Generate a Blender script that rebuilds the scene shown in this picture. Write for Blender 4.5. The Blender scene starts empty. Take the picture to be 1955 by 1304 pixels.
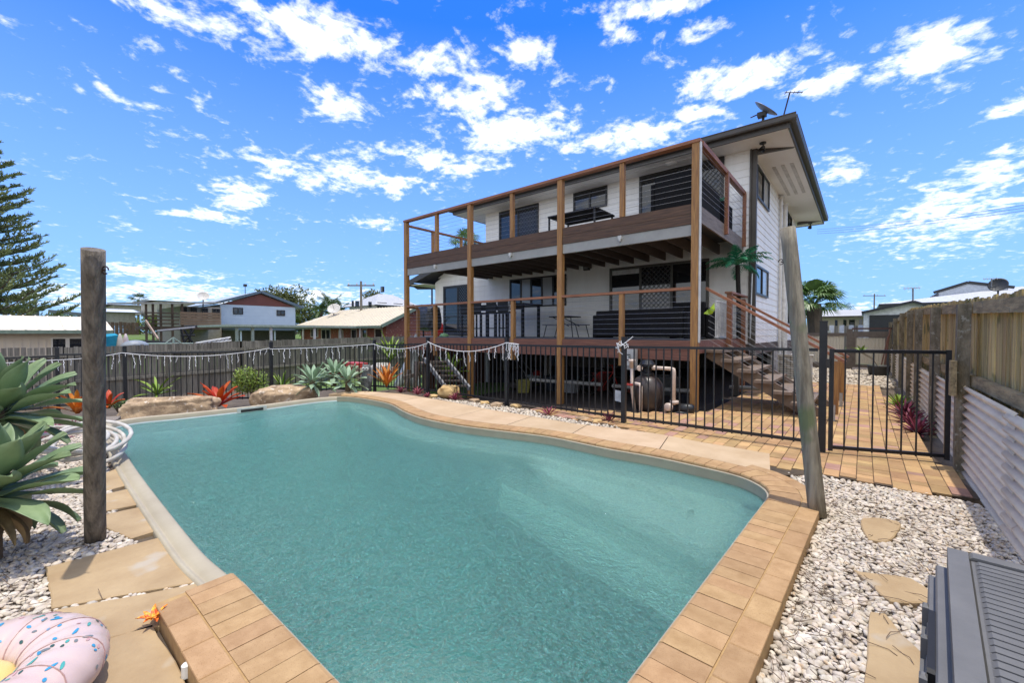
import bpy, math, random
from mathutils import Vector, Matrix, noise as mnoise
R=math.radians; rnd=random.Random(7); PI=math.pi
S=bpy.context.scene
# ------------------------------------------------------------ camera
EYE=1.38; FPX=807.; PITCH=math.atan(17/FPX); YAW=R(39.7)
cam=bpy.data.objects.new('camera',bpy.data.cameras.new('camera')); S.collection.objects.link(cam)
cam.data.sensor_width=36; cam.data.lens=FPX/1955*36; cam.data.clip_end=5000; cam.data.clip_start=.05
cam.location=(0,0,EYE); cam.rotation_euler=(PI/2-PITCH,0,YAW); S.camera=cam
S.render.resolution_x=1024; S.render.resolution_y=684
# ------------------------------------------------------------ survey helpers: photo measurement -> world position on a known plane
_sp,_cp=math.sin(PITCH),math.cos(PITCH)
FW=Vector((-math.sin(YAW)*_cp,math.cos(YAW)*_cp,-_sp)); RT=Vector((math.cos(YAW),math.sin(YAW),0)); UP=Vector((-math.sin(YAW)*_sp,math.cos(YAW)*_sp,_cp))
def ray(px,py): return FW+RT*((px-977.5)/FPX)+UP*((652-py)/FPX)
def G(px,py,z=0.):
    r=ray(px,py); return Vector((0,0,EYE))+r*((z-EYE)/r.z)
def onY(px,py,y):
    r=ray(px,py); return Vector((0,0,EYE))+r*(y/r.y)
def onX(px,py,x):
    r=ray(px,py); return Vector((0,0,EYE))+r*(x/r.x)
def atD(px,py,d): return Vector((0,0,EYE))+ray(px,py)*d
# ------------------------------------------------------------ light
EL=R(83.5); AZ=R(65)   # sun high, from the right (+X) and slightly behind the house: compass angle measured from +Y towards +X
sunv=Vector((math.sin(AZ)*math.cos(EL),math.cos(AZ)*math.cos(EL),math.sin(EL)))
sl=bpy.data.lights.new('sun','SUN'); sl.energy=2.0; sl.angle=R(.6); sl.color=(1,.955,.88)
sun=bpy.data.objects.new('sun',sl); S.collection.objects.link(sun); sun.rotation_euler=sunv.to_track_quat('Z','Y').to_euler()
S.view_settings.view_transform='Standard'; S.view_settings.look='None'; S.view_settings.exposure=1.0; S.view_settings.gamma=1
W=bpy.data.worlds.new('World'); S.world=W; W.use_nodes=True
nt=W.node_tree; nt.nodes.clear(); NW=nt.nodes.new; LK=nt.links.new
wo=NW('ShaderNodeOutputWorld'); bg=NW('ShaderNodeBackground'); bg.inputs[1].default_value=.15; LK(bg.outputs[0],wo.inputs[0])
sky=NW('ShaderNodeTexSky'); sky.sky_type='NISHITA'; sky.sun_disc=False; sky.sun_elevation=EL; sky.sun_rotation=AZ; sky.air_density=1.; sky.dust_density=.6; sky.ozone_density=2.
tc=NW('ShaderNodeTexCoord'); sx=NW('ShaderNodeSeparateXYZ'); LK(tc.outputs['Generated'],sx.inputs[0])
def mth(op,a,b=None,c=None,tree=None):
    n=(tree or nt).nodes.new('ShaderNodeMath'); n.operation=op
    for i,v in enumerate((a,b,c)):
        if v is None: continue
        if isinstance(v,(int,float)): n.inputs[i].default_value=v
        else: (tree or nt).links.new(v,n.inputs[i])
    return n.outputs[0]
az=mth('ARCTAN2',sx.outputs[0],sx.outputs[1]); el=mth('ARCSINE',sx.outputs[2])
cv=NW('ShaderNodeCombineXYZ'); LK(az,cv.inputs[0]); LK(el,cv.inputs[1])
def azel(px,py):
    r=ray(px,py).normalized(); return math.atan2(r.x,r.y),math.asin(r.z)
BL=[(300,18,170,45,1.),(420,60,170,60,.8),(600,60,260,90,1.),(760,110,260,70,.8),(900,190,160,90,.95),(1010,100,110,55,.95),(980,250,260,80,1.),(1190,262,260,55,1.),
    (640,335,330,45,1.),(460,372,110,50,1.),(400,412,130,18,1.1),(850,312,170,40,1.),(700,290,90,40,.8),(650,200,120,70,.8),(1180,65,70,45,1.),(1400,150,220,60,1.2),(1560,160,160,40,1.),(1780,100,220,90,1.25),
    (1260,15,200,35,1.),(1330,215,80,40,1.),(1340,55,90,40,.9),(1930,205,90,30,.8),(1800,420,320,120,.85),(1900,330,200,80,.85),(1600,330,120,60,.6),(330,560,380,42,.85),(120,565,160,45,.8),(620,568,220,40,.85),
    (290,520,190,30,.9),(720,430,100,25,.7),(1150,10,120,30,.8),(1700,590,240,30,.7),(150,165,220,35,.35),(330,185,220,30,.35)]
wsum=None
for (px,py,w,h,k) in BL:
    a,e=azel(px,py); a1,_=azel(px+w/2,py); _,e1=azel(px,py-h/2)
    s=NW('ShaderNodeVectorMath'); s.operation='SUBTRACT'; LK(cv.outputs[0],s.inputs[0]); s.inputs[1].default_value=(a,e,0)
    m=NW('ShaderNodeVectorMath'); m.operation='MULTIPLY'; LK(s.outputs[0],m.inputs[0]); m.inputs[1].default_value=(.62/abs(a1-a),.62/max(.004,abs(e1-e)),0)
    l=NW('ShaderNodeVectorMath'); l.operation='LENGTH'; LK(m.outputs[0],l.inputs[0])
    mr=NW('ShaderNodeMapRange'); mr.interpolation_type='SMOOTHSTEP'; LK(l.outputs['Value'],mr.inputs[0])
    for i,v in zip((1,2,3,4),(0.,1.25,k,0.)): mr.inputs[i].default_value=v
    wsum=mr.outputs[0] if wsum is None else mth('MAXIMUM',wsum,mr.outputs[0])
zc=mth('ADD',mth('MAXIMUM',sx.outputs[2],0.),.16)
cu=NW('ShaderNodeCombineXYZ'); LK(mth('DIVIDE',sx.outputs[0],zc),cu.inputs[0]); LK(mth('DIVIDE',sx.outputs[1],zc),cu.inputs[1])
n1=NW('ShaderNodeTexNoise'); n1.noise_dimensions='2D'; n1.inputs['Scale'].default_value=6.5; n1.inputs['Detail'].default_value=9; n1.inputs['Roughness'].default_value=.62; n1.inputs['Distortion'].default_value=.55; LK(cu.outputs[0],n1.inputs['Vector'])
n2=NW('ShaderNodeTexNoise'); n2.noise_dimensions='2D'; n2.inputs['Scale'].default_value=21.; n2.inputs['Detail'].default_value=8; n2.inputs['Roughness'].default_value=.6; LK(cu.outputs[0],n2.inputs['Vector'])
nz=mth('ADD',mth('MULTIPLY',n1.outputs[0],.55),mth('MULTIPLY',n2.outputs[0],.45))
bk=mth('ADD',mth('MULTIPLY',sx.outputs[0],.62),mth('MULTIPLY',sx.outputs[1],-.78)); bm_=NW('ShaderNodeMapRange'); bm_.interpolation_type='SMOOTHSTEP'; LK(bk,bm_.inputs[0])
for i,v in zip((1,2,3,4),(.12,.5,0.,1.15)): bm_.inputs[i].default_value=v   # unseen cloud bank added behind the camera to whiten the fill light
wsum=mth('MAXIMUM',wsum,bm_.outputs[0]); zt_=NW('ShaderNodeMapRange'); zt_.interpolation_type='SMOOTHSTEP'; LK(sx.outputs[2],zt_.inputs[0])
for i,v in zip((1,2,3,4),(.74,.88,0.,1.1)): zt_.inputs[i].default_value=v   # cloud added overhead, out of frame, to neutralise the blue skylight
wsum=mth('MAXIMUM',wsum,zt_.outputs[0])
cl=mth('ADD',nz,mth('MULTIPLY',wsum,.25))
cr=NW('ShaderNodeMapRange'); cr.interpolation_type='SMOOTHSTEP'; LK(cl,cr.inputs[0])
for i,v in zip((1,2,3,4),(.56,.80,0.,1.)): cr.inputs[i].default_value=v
# blue of the sky
tint=NW('ShaderNodeMix'); tint.data_type='RGBA'; tint.blend_type='MULTIPLY'; tint.inputs[0].default_value=1; LK(sky.outputs[0],tint.inputs[6]); tint.inputs[7].default_value=(.10,.40,1.0,1)
hr=NW('ShaderNodeMapRange'); LK(el,hr.inputs[0])
for i,v in zip((1,2,3,4),(0.,.62,.85,0.)): hr.inputs[i].default_value=v
hz=NW('ShaderNodeMix'); hz.data_type='RGBA'; LK(hr.outputs[0],hz.inputs[0]); LK(tint.outputs[2],hz.inputs[6]); hz.inputs[7].default_value=(1.5,2.42,3.75,1)
cd=NW('ShaderNodeMapRange'); LK(n2.outputs[0],cd.inputs[0])
for i,v in zip((1,2,3,4),(.3,.7,5.6,4.6)): cd.inputs[i].default_value=v
cc=NW('ShaderNodeCombineColor'); LK(mth('MULTIPLY',cd.outputs[0],.97),cc.inputs[0]); LK(mth('MULTIPLY',cd.outputs[0],1.0),cc.inputs[1]); LK(mth('MULTIPLY',cd.outputs[0],1.03),cc.inputs[2])
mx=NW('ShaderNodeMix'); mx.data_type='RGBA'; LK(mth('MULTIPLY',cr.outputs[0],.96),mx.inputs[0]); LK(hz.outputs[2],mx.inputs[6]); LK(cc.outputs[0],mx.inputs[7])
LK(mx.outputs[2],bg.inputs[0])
# ------------------------------------------------------------ materials
def lin(c): return tuple(((x/255)/12.92 if x<=10 else ((x/255+.055)/1.055)**2.4) for x in c)
MC={}
def mat(name,col=(.5,.5,.5),rough=.75,col2=None,nscale=6,stretch=(1,1,1),bump=0,bscale=40,bstretch=None,island=0,metal=0,spec=.4,speck=None,trans=0,detail=6,contrast=(.35,.65),subs=0):
    if name in MC: return MC[name]
    m=bpy.data.materials.new(name); m.use_nodes=True; t=m.node_tree; b=t.nodes['Principled BSDF']; MC[name]=m
    def N(x): return t.nodes.new(x)
    c1=(*[min(1,max(0,x)) for x in col],1); c2=(*(col2 or [x*.72 for x in col]),1)
    geo=N('ShaderNodeNewGeometry'); mp=N('ShaderNodeMapping'); t.links.new(geo.outputs['Position'],mp.inputs[0]); mp.inputs['Scale'].default_value=stretch
    nz=N('ShaderNodeTexNoise'); nz.inputs['Scale'].default_value=nscale; nz.inputs['Detail'].default_value=detail; nz.inputs['Roughness'].default_value=.65; t.links.new(mp.outputs[0],nz.inputs['Vector'])
    mr=N('ShaderNodeMapRange'); t.links.new(nz.outputs[0],mr.inputs[0]); mr.inputs[1].default_value=contrast[0]; mr.inputs[2].default_value=contrast[1]
    mi=N('ShaderNodeMix'); mi.data_type='RGBA'; t.links.new(mr.outputs[0],mi.inputs[0]); mi.inputs[6].default_value=c1; mi.inputs[7].default_value=c2
    out=mi.outputs[2]
    if island:
        hs=N('ShaderNodeHueSaturation'); mr2=N('ShaderNodeMapRange'); t.links.new(geo.outputs['Random Per Island'],mr2.inputs[0]); mr2.inputs[3].default_value=1-island; mr2.inputs[4].default_value=1+island
        t.links.new(mr2.outputs[0],hs.inputs['Value']); t.links.new(out,hs.inputs['Color'])
        w=mth('FRACT',mth('MULTIPLY',geo.outputs['Random Per Island'],37.7,tree=t),tree=t); mr3=N('ShaderNodeMapRange'); t.links.new(w,mr3.inputs[0]); mr3.inputs[3].default_value=.5-island*.04; mr3.inputs[4].default_value=.5+island*.04
        t.links.new(mr3.outputs[0],hs.inputs['Hue']); out=hs.outputs[0]
    if speck:
        n3=N('ShaderNodeTexNoise'); n3.inputs['Scale'].default_value=speck[0]; n3.inputs['Detail'].default_value=3; t.links.new(geo.outputs['Position'],n3.inputs['Vector'])
        m3=N('ShaderNodeMapRange'); t.links.new(n3.outputs[0],m3.inputs[0]); m3.inputs[1].default_value=speck[1]; m3.inputs[2].default_value=speck[1]+.08
        mj=N('ShaderNodeMix'); mj.data_type='RGBA'; t.links.new(m3.outputs[0],mj.inputs[0]); t.links.new(out,mj.inputs[6]); mj.inputs[7].default_value=(*speck[2],1); out=mj.outputs[2]
    t.links.new(out,b.inputs['Base Color']); b.inputs['Roughness'].default_value=rough; b.inputs['Metallic'].default_value=metal; b.inputs['Specular IOR Level'].default_value=spec
    if trans:
        b.inputs['Transmission Weight'].default_value=0
        tr=N('ShaderNodeBsdfTranslucent'); t.links.new(out,tr.inputs[0]); ms=N('ShaderNodeMixShader'); ms.inputs[0].default_value=trans
        t.links.new(b.outputs[0],ms.inputs[1]); t.links.new(tr.outputs[0],ms.inputs[2]); t.links.new(ms.outputs[0],t.nodes['Material Output'].inputs[0])
    if bump:
        mb=N('ShaderNodeMapping'); t.links.new(geo.outputs['Position'],mb.inputs[0]); mb.inputs['Scale'].default_value=bstretch or stretch
        nb=N('ShaderNodeTexNoise'); nb.inputs['Scale'].default_value=bscale; nb.inputs['Detail'].default_value=5; t.links.new(mb.outputs[0],nb.inputs['Vector'])
        bp=N('ShaderNodeBump'); bp.inputs['Strength'].default_value=bump; bp.inputs['Distance'].default_value=.02; t.links.new(nb.outputs[0],bp.inputs['Height']); t.links.new(bp.outputs[0],b.inputs['Normal'])
    return m
VG=(9,9,.6); XG=(.6,9,9); YG=(9,.6,9)
m_postw=mat('oiled_post_wood',(.42,.205,.065),.5,(.22,.10,.04),5,VG,.3,30,None,.12)
m_railw=mat('red_rail_wood',(.36,.15,.07),.45,(.20,.08,.04),5,XG,.25,30)
m_raily=mat('red_side_rail_wood',(.34,.145,.07),.5,(.13,.052,.028),5,YG,.25,30)
m_fasw=mat('fascia_board_wood',(.135,.07,.04),.6,(.06,.034,.022),4,XG,.3,30,None,.1)
m_fasr=mat('lower_fascia_wood',(.22,.085,.055),.5,(.12,.05,.035),4,XG,.3,30,None,.1)
m_sidew=mat('weathered_side_board',(.22,.18,.15),.7,(.13,.10,.08),4,YG,.3,30)
m_steel=mat('grey_painted_beam',(.33,.325,.305),.5,(.27,.265,.25),3)
m_joist=mat('dark_stained_joist',(.15,.115,.095),.7,(.10,.078,.065),8,YG,.2,30)
m_deckb=mat('grey_deck_board',(.12,.11,.10),.7,(.07,.065,.06),6,XG,.2,30,None,.15)
m_wall=mat('white_weatherboard',(.89,.865,.82),.6,(.80,.775,.73),2.2,(1.6,1.6,.25),.02,8)
m_soff=mat('soffit_white',(.82,.80,.77),.6,(.77,.75,.72),1.2)
m_trim=mat('charcoal_trim',(.085,.075,.065),.45,(.065,.058,.05),3)
m_roof=mat('roof_grey',(.2,.19,.18),.5)
m_frame=mat('dark_window_frame',(.035,.033,.03),.4)
m_bronze=mat('bronze_door_frame',(.10,.095,.08),.45)
m_blind=mat('pale_roller_blind',(.62,.62,.60),.8)
m_cable=mat('steel_wire',(.42,.42,.42),.35,metal=.8)
m_black=mat('black_powder_coat',(.012,.013,.016),.38,(.02,.021,.024),9)
m_pole=mat('weathered_round_timber',(.30,.265,.20),.85,(.13,.11,.08),3.2,(7,7,.5),.7,14,(6,6,.4),speck=(2.2,.57,(.13,.15,.075)))
m_pole2=mat('dark_round_timber',(.21,.175,.135),.85,(.075,.062,.048),3.0,(9,9,.45),.8,14,(6,6,.35))
m_pal=mat('grey_paling',(.24,.215,.18),.9,(.11,.10,.082),3,(8,8,.5),.5,20,(6,6,.4),.28)
m_palr=mat('mossy_tan_paling',(.60,.45,.20),.9,(.30,.22,.09),2.4,(8,8,.6),.5,20,(6,6,.4),.25,speck=(3.1,.56,(.16,.15,.055)))
m_palp=mat('lichen_fence_post',(.26,.22,.16),.9,(.11,.095,.065),5,(3,3,1),.6,25,None,.1,speck=(26,.60,(.30,.29,.24)))
m_palrail=mat('aged_fence_rail',(.42,.32,.18),.9,(.18,.14,.08),5,(5,.7,5),.5,25,None,.1,speck=(9,.62,(.2,.19,.13)))
m_corr=mat('galvanised_sheet',(.80,.68,.51),.65,(.66,.56,.42),3,(1,1,1),0,spec=.2,speck=(7,.70,(.30,.15,.06)))
m_brick=mat('buff_coping_brick',(.42,.265,.13),.8,(.32,.19,.085),9,(1,1,1),.15,160,None,.11,speck=(230,.60,(.27,.15,.07)))
m_grout=mat('yellow_grout',(.42,.275,.12),.9,(.33,.2,.09),20)
m_paver=mat('tan_clay_paver',(.45,.285,.13),.85,(.32,.19,.085),2.5,(1,1,1),.15,120,None,.22,speck=(200,.62,(.35,.2,.1)))
m_paver2=mat('plum_clay_paver',(.38,.215,.155),.8,(.30,.165,.12),5,(1,1,1),.15,120,None,.15)
m_sand=mat('buff_sandstone',(.42,.30,.17),.9,(.32,.215,.115),2.2,(1,1,1),.25,30,None,.05,speck=(3.0,.62,(.40,.335,.255)))
m_sandl=mat('pale_sandstone',(.50,.365,.235),.9,(.41,.285,.17),1.8,(1,1,1),.25,30,None,.06)
m_rim=mat('beige_pool_rim',(.40,.35,.26),.7,(.35,.30,.22),3,spec=.15)
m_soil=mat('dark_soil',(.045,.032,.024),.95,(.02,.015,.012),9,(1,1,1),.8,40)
m_dirt=mat('ground_earth',(.13,.10,.07),.95,(.07,.052,.038),4,(1,1,1),.6,25)
m_grass=mat('lawn_green',(.13,.20,.04),.9,(.075,.125,.025),9,(1,1,1),.8,60)
m_rock=mat('sandstone_boulder',(.50,.36,.225),.9,(.20,.135,.085),3.8,(1,1,1),1.,13,None,0,speck=(11,.60,(.62,.52,.42)))
m_green=mat('agave_leaf_green',(.25,.33,.17),.5,(.14,.21,.095),2.5,(1,1,1),.1,18,None,.14,trans=.12)
# ------------------------------------------------------------ mesh helpers
def link(o): S.collection.objects.link(o); return o
def tag(o,label=None,cat=None,group=None,kind=None):
    if label: o['label']=label
    if cat: o['category']=cat
    if group: o['group']=group
    if kind: o['kind']=kind
    return o
def empty(name,loc,label,cat,group=None):
    o=link(bpy.data.objects.new(name,None)); o.location=loc; o.empty_display_size=.1; return tag(o,label,cat,group)
def worldloc(o):
    v=Vector((0,0,0))
    while o is not None: v=v+Vector(o.location); o=o.parent
    return v
class MB:
    def __init__(s): s.v=[]; s.f=[]; s.mi=[]; s.sm=[]; s.cur=0; s.smooth=False
    def add(s,vs,fs):
        n=len(s.v); s.v+= [tuple(a) for a in vs]; s.f+=[[i+n for i in f] for f in fs]; s.mi+=[s.cur]*len(fs); s.sm+=[s.smooth]*len(fs); return s
    def box(s,x0,x1,y0,y1,z0,z1):
        return s.add([(x0,y0,z0),(x1,y0,z0),(x1,y1,z0),(x0,y1,z0),(x0,y0,z1),(x1,y0,z1),(x1,y1,z1),(x0,y1,z1)],[(0,3,2,1),(4,5,6,7),(0,1,5,4),(1,2,6,5),(2,3,7,6),(3,0,4,7)])
    def prism(s,poly,z0,z1,bev=0):
        n=len(poly)
        a=sum(poly[i][0]*poly[(i+1)%n][1]-poly[(i+1)%n][0]*poly[i][1] for i in range(n))
        if a<0: poly=poly[::-1]
        if bev:
            c=(sum(p[0] for p in poly)/n,sum(p[1] for p in poly)/n)
            def sh(p): 
                d=math.hypot(p[0]-c[0],p[1]-c[1]) or 1; k=max(0,1-bev*1.3/d); return (c[0]+(p[0]-c[0])*k,c[1]+(p[1]-c[1])*k)
            vs=[(p[0],p[1],z0) for p in poly]+[(p[0],p[1],z1-bev) for p in poly]+[(*sh(p),z1) for p in poly]
            fs=[tuple(range(2*n,3*n))]+[(i,(i+1)%n,n+(i+1)%n,n+i) for i in range(n)]+[(n+i,n+(i+1)%n,2*n+(i+1)%n,2*n+i) for i in range(n)]
            return s.add(vs,fs)
        vs=[(p[0],p[1],z0) for p in poly]+[(p[0],p[1],z1) for p in poly]
        return s.add(vs,[tuple(range(n-1,-1,-1)),tuple(range(n,2*n))]+[(i,(i+1)%n,n+(i+1)%n,n+i) for i in range(n)])
    def bar(s,a,b,w,h,upv=(0,0,1)):
        a=Vector(a); b=Vector(b); d=(b-a).normalized(); u=Vector(upv)
        if abs(d.dot(u))>.98: u=Vector((0,1,0))
        x=d.cross(u).normalized(); y=x.cross(d).normalized(); vs=[]
        for p in (a,b):
            for i,j in ((-1,-1),(1,-1),(1,1),(-1,1)): vs.append(p+x*(w/2*i)+y*(h/2*j))
        return s.add(vs,[(0,1,2,3),(7,6,5,4),(0,4,5,1),(1,5,6,2),(2,6,7,3),(3,7,4,0)])
    def tube(s,pts,r,n=8,caps=True,r1=None):
        pts=[Vector(p) for p in pts]; m=len(pts); vs=[]; prev=None
        for i,p in enumerate(pts):
            d=(pts[min(i+1,m-1)]-pts[max(i-1,0)]).normalized()
            if prev is None:
                x=d.orthogonal().normalized()
            else: x=(prev-d*prev.dot(d)).normalized()
            prev=x; y=d.cross(x); rr=r if r1 is None else r+(r1-r)*i/(m-1)
            if isinstance(r,(list,tuple)): rr=r[i]
            for k in range(n): t=2*PI*k/n; vs.append(p+x*(rr*math.cos(t))+y*(rr*math.sin(t)))
        fs=[(i*n+k,i*n+(k+1)%n,(i+1)*n+(k+1)%n,(i+1)*n+k) for i in range(m-1) for k in range(n)]
        if caps: fs+=[tuple(range(n-1,-1,-1)),tuple((m-1)*n+k for k in range(n))]
        return s.add(vs,fs)
    def lathe(s,prof,c,n=20,axis=None):
        c=Vector(c); vs=[]; q=Vector((0,0,1)).rotation_difference(Vector(axis)) if axis else None
        for (r,z) in prof:
            for k in range(n):
                t=2*PI*k/n; v=Vector((r*math.cos(t),r*math.sin(t),z))
                if q: v=q@v
                vs.append(c+v)
        m=len(prof); fs=[(i*n+k,i*n+(k+1)%n,(i+1)*n+(k+1)%n,(i+1)*n+k) for i in range(m-1) for k in range(n)]
        fs+=[tuple(range(n-1,-1,-1)),tuple((m-1)*n+k for k in range(n))]
        return s.add(vs,fs)
    def build(s,name,m,parent=None,origin=None,smooth=None):
        base=worldloc(parent) if parent else Vector(origin) if origin is not None else Vector((0,0,0))
        me=bpy.data.meshes.new(name); me.from_pydata([(v[0]-base.x,v[1]-base.y,v[2]-base.z) for v in s.v],[],s.f); me.update()
        for x in (m if isinstance(m,(list,tuple)) else [m]): me.materials.append(x)
        if isinstance(m,(list,tuple)): me.polygons.foreach_set('material_index',s.mi)
        me.polygons.foreach_set('use_smooth',s.sm if smooth is None else [smooth]*len(s.f))
        o=link(bpy.data.objects.new(name,me))
        if parent: o.parent=parent
        elif origin is not None: o.location=origin
        return o
def B(name,m,parent,*boxes):
    b=MB()
    for x in boxes: b.box(*x)
    return b.build(name,m,parent)
def copy_tree(o,parent=None):
    c=o.copy(); S.collection.objects.link(c); c.parent=parent
    for ch in list(o.children): copy_tree(ch,c)
    return c
def sm(t): t=max(0,min(1,t)); return t*t*(3-2*t)
def inpoly(x,y,P):
    c=False; j=len(P)-1
    for i in range(len(P)):
        if (P[i][1]>y)!=(P[j][1]>y) and x<(P[j][0]-P[i][0])*(y-P[i][1])/(P[j][1]-P[i][1])+P[i][0]: c=not c
        j=i
    return c
def terr(x,y):
    a=-.30*sm((-9.2-x)/1.6)-.50*sm((-11.5-x)/7)
    b=-.43*max(0,min(1,(-2.3-x)/8.5))*sm((y-6.25)/1.5)
    z=-.085+min(a,b)
    z+=2.0*sm((-27-x)/28)
    return z
# ------------------------------------------------------------ pool outline (water edge of the coping)
def catmull(P,closed,step):
    out=[]; n=len(P)
    for i in range(n if closed else n-1):
        p0,p1,p2,p3=(P[(i-1)%n],P[i],P[(i+1)%n],P[(i+2)%n]) if closed else (P[max(i-1,0)],P[i],P[i+1],P[min(i+2,n-1)])
        k=max(1,int((Vector(p2)-Vector(p1)).length/step))
        for j in range(k):
            t=j/k; out.append(tuple(.5*((2*p1[d])+(-p0[d]+p2[d])*t+(2*p0[d]-5*p1[d]+4*p2[d]-p3[d])*t*t+(-p0[d]+3*p1[d]-3*p2[d]+p3[d])*t**3) for d in (0,1)))
    if not closed: out.append(tuple(P[-1][:2]))
    return out
PXO=[(437,1097),(395,1050),(353,1003),(306,946),(268,898),(240,858),(222,828),(213,809),(226,800),(280,792),(340,787),(499,770.5),(600,758),(645,754.6),(674,755.8),(710,761),(746,769),(773,783),(810,796),(879,809),(959,819),(1050,830),(1160,852),(1249,867),(1366,892),(1419,905),(1451,920),(1470,934),(1467,946),(1440,978),(1414,1013),(1366,1065),(1321,1137),(1270,1206),(1196,1304)]
KEY=[tuple(G(*p)[:2]) for p in PXO]+[(-.66,1.2),(-.72,.98),(-.92,.86)]+[tuple(G(*p)[:2]) for p in ((655,1304),(575,1218),(528,1177),(480,1127))]
KEY=[(-.60-(4.12-q[1])*.039,q[1]) if (q[0]>-.75 and 1.1<q[1]<3.9) else q for q in KEY]   # the gate end of the pool is straight
KEY=[(q[0],.832) if (-2.9<q[0]<-1.4 and q[1]<1) else q for q in KEY]
OUT=catmull(KEY,True,.045)
# resample evenly
def resample(P,step,closed=True):
    Q=[Vector(p) for p in P]+([Vector(P[0])] if closed else []); L=[0]
    for i in range(len(Q)-1): L.append(L[-1]+(Q[i+1]-Q[i]).length)
    n=int(L[-1]/step); out=[]; j=0
    for k in range(n):
        d=L[-1]*k/n
        while L[j+1]<d: j+=1
        t=(d-L[j])/max(1e-9,L[j+1]-L[j]); out.append(Q[j].lerp(Q[j+1],t))
    return out
OUT=resample(OUT,.04); NO=len(OUT)
cxy=sum((p for p in OUT),Vector((0,0)))/NO
NRM=[]
for i in range(NO):
    t=(OUT[(i+2)%NO]-OUT[(i-2)%NO]).normalized(); n=Vector((t.y,-t.x))
    NRM.append(n)
for _it in range(14):
    OUT=[OUT[i]*.5+(OUT[(i-1)%NO]+OUT[(i+1)%NO])*.25 for i in range(NO)]
NRM=[]
for i in range(NO):
    t=(OUT[(i+4)%NO]-OUT[(i-4)%NO]).normalized(); NRM.append(Vector((t.y,-t.x)))
area=sum(OUT[i].x*OUT[(i+1)%NO].y-OUT[(i+1)%NO].x*OUT[i].y for i in range(NO))
if area<0: NRM=[-n for n in NRM]
def off(i,d,): i%=NO; return OUT[i]+NRM[i]*d
def nearest(p):
    p=Vector(p[:2]); return min(range(NO),key=lambda i:(OUT[i]-p).length)
iA=nearest(G(437,1097)); iB=nearest(G(652,754.6))   # fibreglass rim runs iA -> iB, bricks iB -> iA
if iB<iA: iB+=NO
iC=nearest(G(1450,978)); 
POLY=[tuple(p) for p in OUT]
HOLE=[tuple(off(i,.12)) for i in range(0,NO,3)]
# ------------------------------------------------------------ ground
def grid_sheet(name,m,xs,ys,keep,zoff,label=None,kind='structure',zf=None):
    b=MB(); b.smooth=True; idx={}
    def vid(i,j):
        if (i,j) not in idx: idx[(i,j)]=len(b.v); x,y=xs[i],ys[j]; b.v.append((x,y,(zf or terr)(x,y)+zoff))
        return idx[(i,j)]
    for i in range(len(xs)-1):
        for j in range(len(ys)-1):
            if keep((xs[i]+xs[i+1])/2,(ys[j]+ys[j+1])/2): b.f.append((vid(i,j),vid(i+1,j),vid(i+1,j+1),vid(i,j+1))); b.mi.append(0); b.sm.append(True)
    return tag(b.build(name,m),kind=kind)
def fr(a,b,s): return [a+s*i for i in range(int(round((b-a)/s))+1)]
xs=[-1500,-700,-350,-200,-120,-80]+fr(-60,-24,2)+fr(-23,3,.2)+[4,6,9,14,20,30,50,90,200,500,1500]
ys=[-600,-200,-60,-20,-8,-4]+fr(-3,9,.2)+fr(10,30,1)+[34,40,50,70,100,150,300,700,1500]
grid_sheet('ground',m_dirt,xs,ys,lambda x,y: not inpoly(x,y,HOLE),0)
LAWN=[(-18.8,6.75),(-9.6,6.75),(-8.2,7.1),(-8.0,11.5),(-14,11.5),(-14,40),(-18.8,40)]
grid_sheet('lawn',m_grass,fr(-19,-7.4,.4),fr(6.4,40,.4),lambda x,y: inpoly(x,y,LAWN),.03)
grid_sheet('neighbour_lawn',m_grass,fr(-90,-30,4),fr(-40,80,4),lambda x,y: True,.02)
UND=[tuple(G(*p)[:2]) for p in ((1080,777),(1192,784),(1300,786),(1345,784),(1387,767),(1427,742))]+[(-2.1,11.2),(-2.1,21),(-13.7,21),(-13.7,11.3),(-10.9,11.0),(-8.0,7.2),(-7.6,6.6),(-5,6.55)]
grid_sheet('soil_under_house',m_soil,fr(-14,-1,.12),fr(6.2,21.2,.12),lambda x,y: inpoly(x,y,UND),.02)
rd=mat('asphalt',(.09,.09,.09),.9,(.07,.07,.07),4)
tag(B('road',rd,None,(-8,40,30,37,-.08,-.06)),kind='structure')
grid_sheet('verge_lawn',m_grass,fr(-30,40,2),fr(24,60,2),lambda x,y: not(29.5<y<37.5 and x>-9),.015)
# ------------------------------------------------------------ pool
pool=empty('swimming_pool',(cxy.x,cxy.y,-.1),'kidney curved fibreglass pool with beige rim filled with teal water','pool')
m_shell=mat('pool_shell',(.60,.64,.62),.5,(.52,.56,.54),1.5)
WZ=-.135
def ring(bd,rows,i0,i1,closed=False):
    n=i1-i0+(0 if closed else 1); vs=[]
    for k in range(n):
        for (d,z) in rows: p=off(i0+k,d); vs.append((p.x,p.y,z))
    r=len(rows); fs=[]
    for k in range(n if closed else n-1):
        for j in range(r-1): fs.append((k*r+j,((k+1)%n)*r+j,((k+1)%n)*r+j+1,k*r+j+1))
    bd.add(vs,fs)
sh=MB(); sh.smooth=True
ring(sh,[(.012,-.075),(0.,-.085),(-.004,-.14),(-.02,-.30)],0,NO,True)
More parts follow.
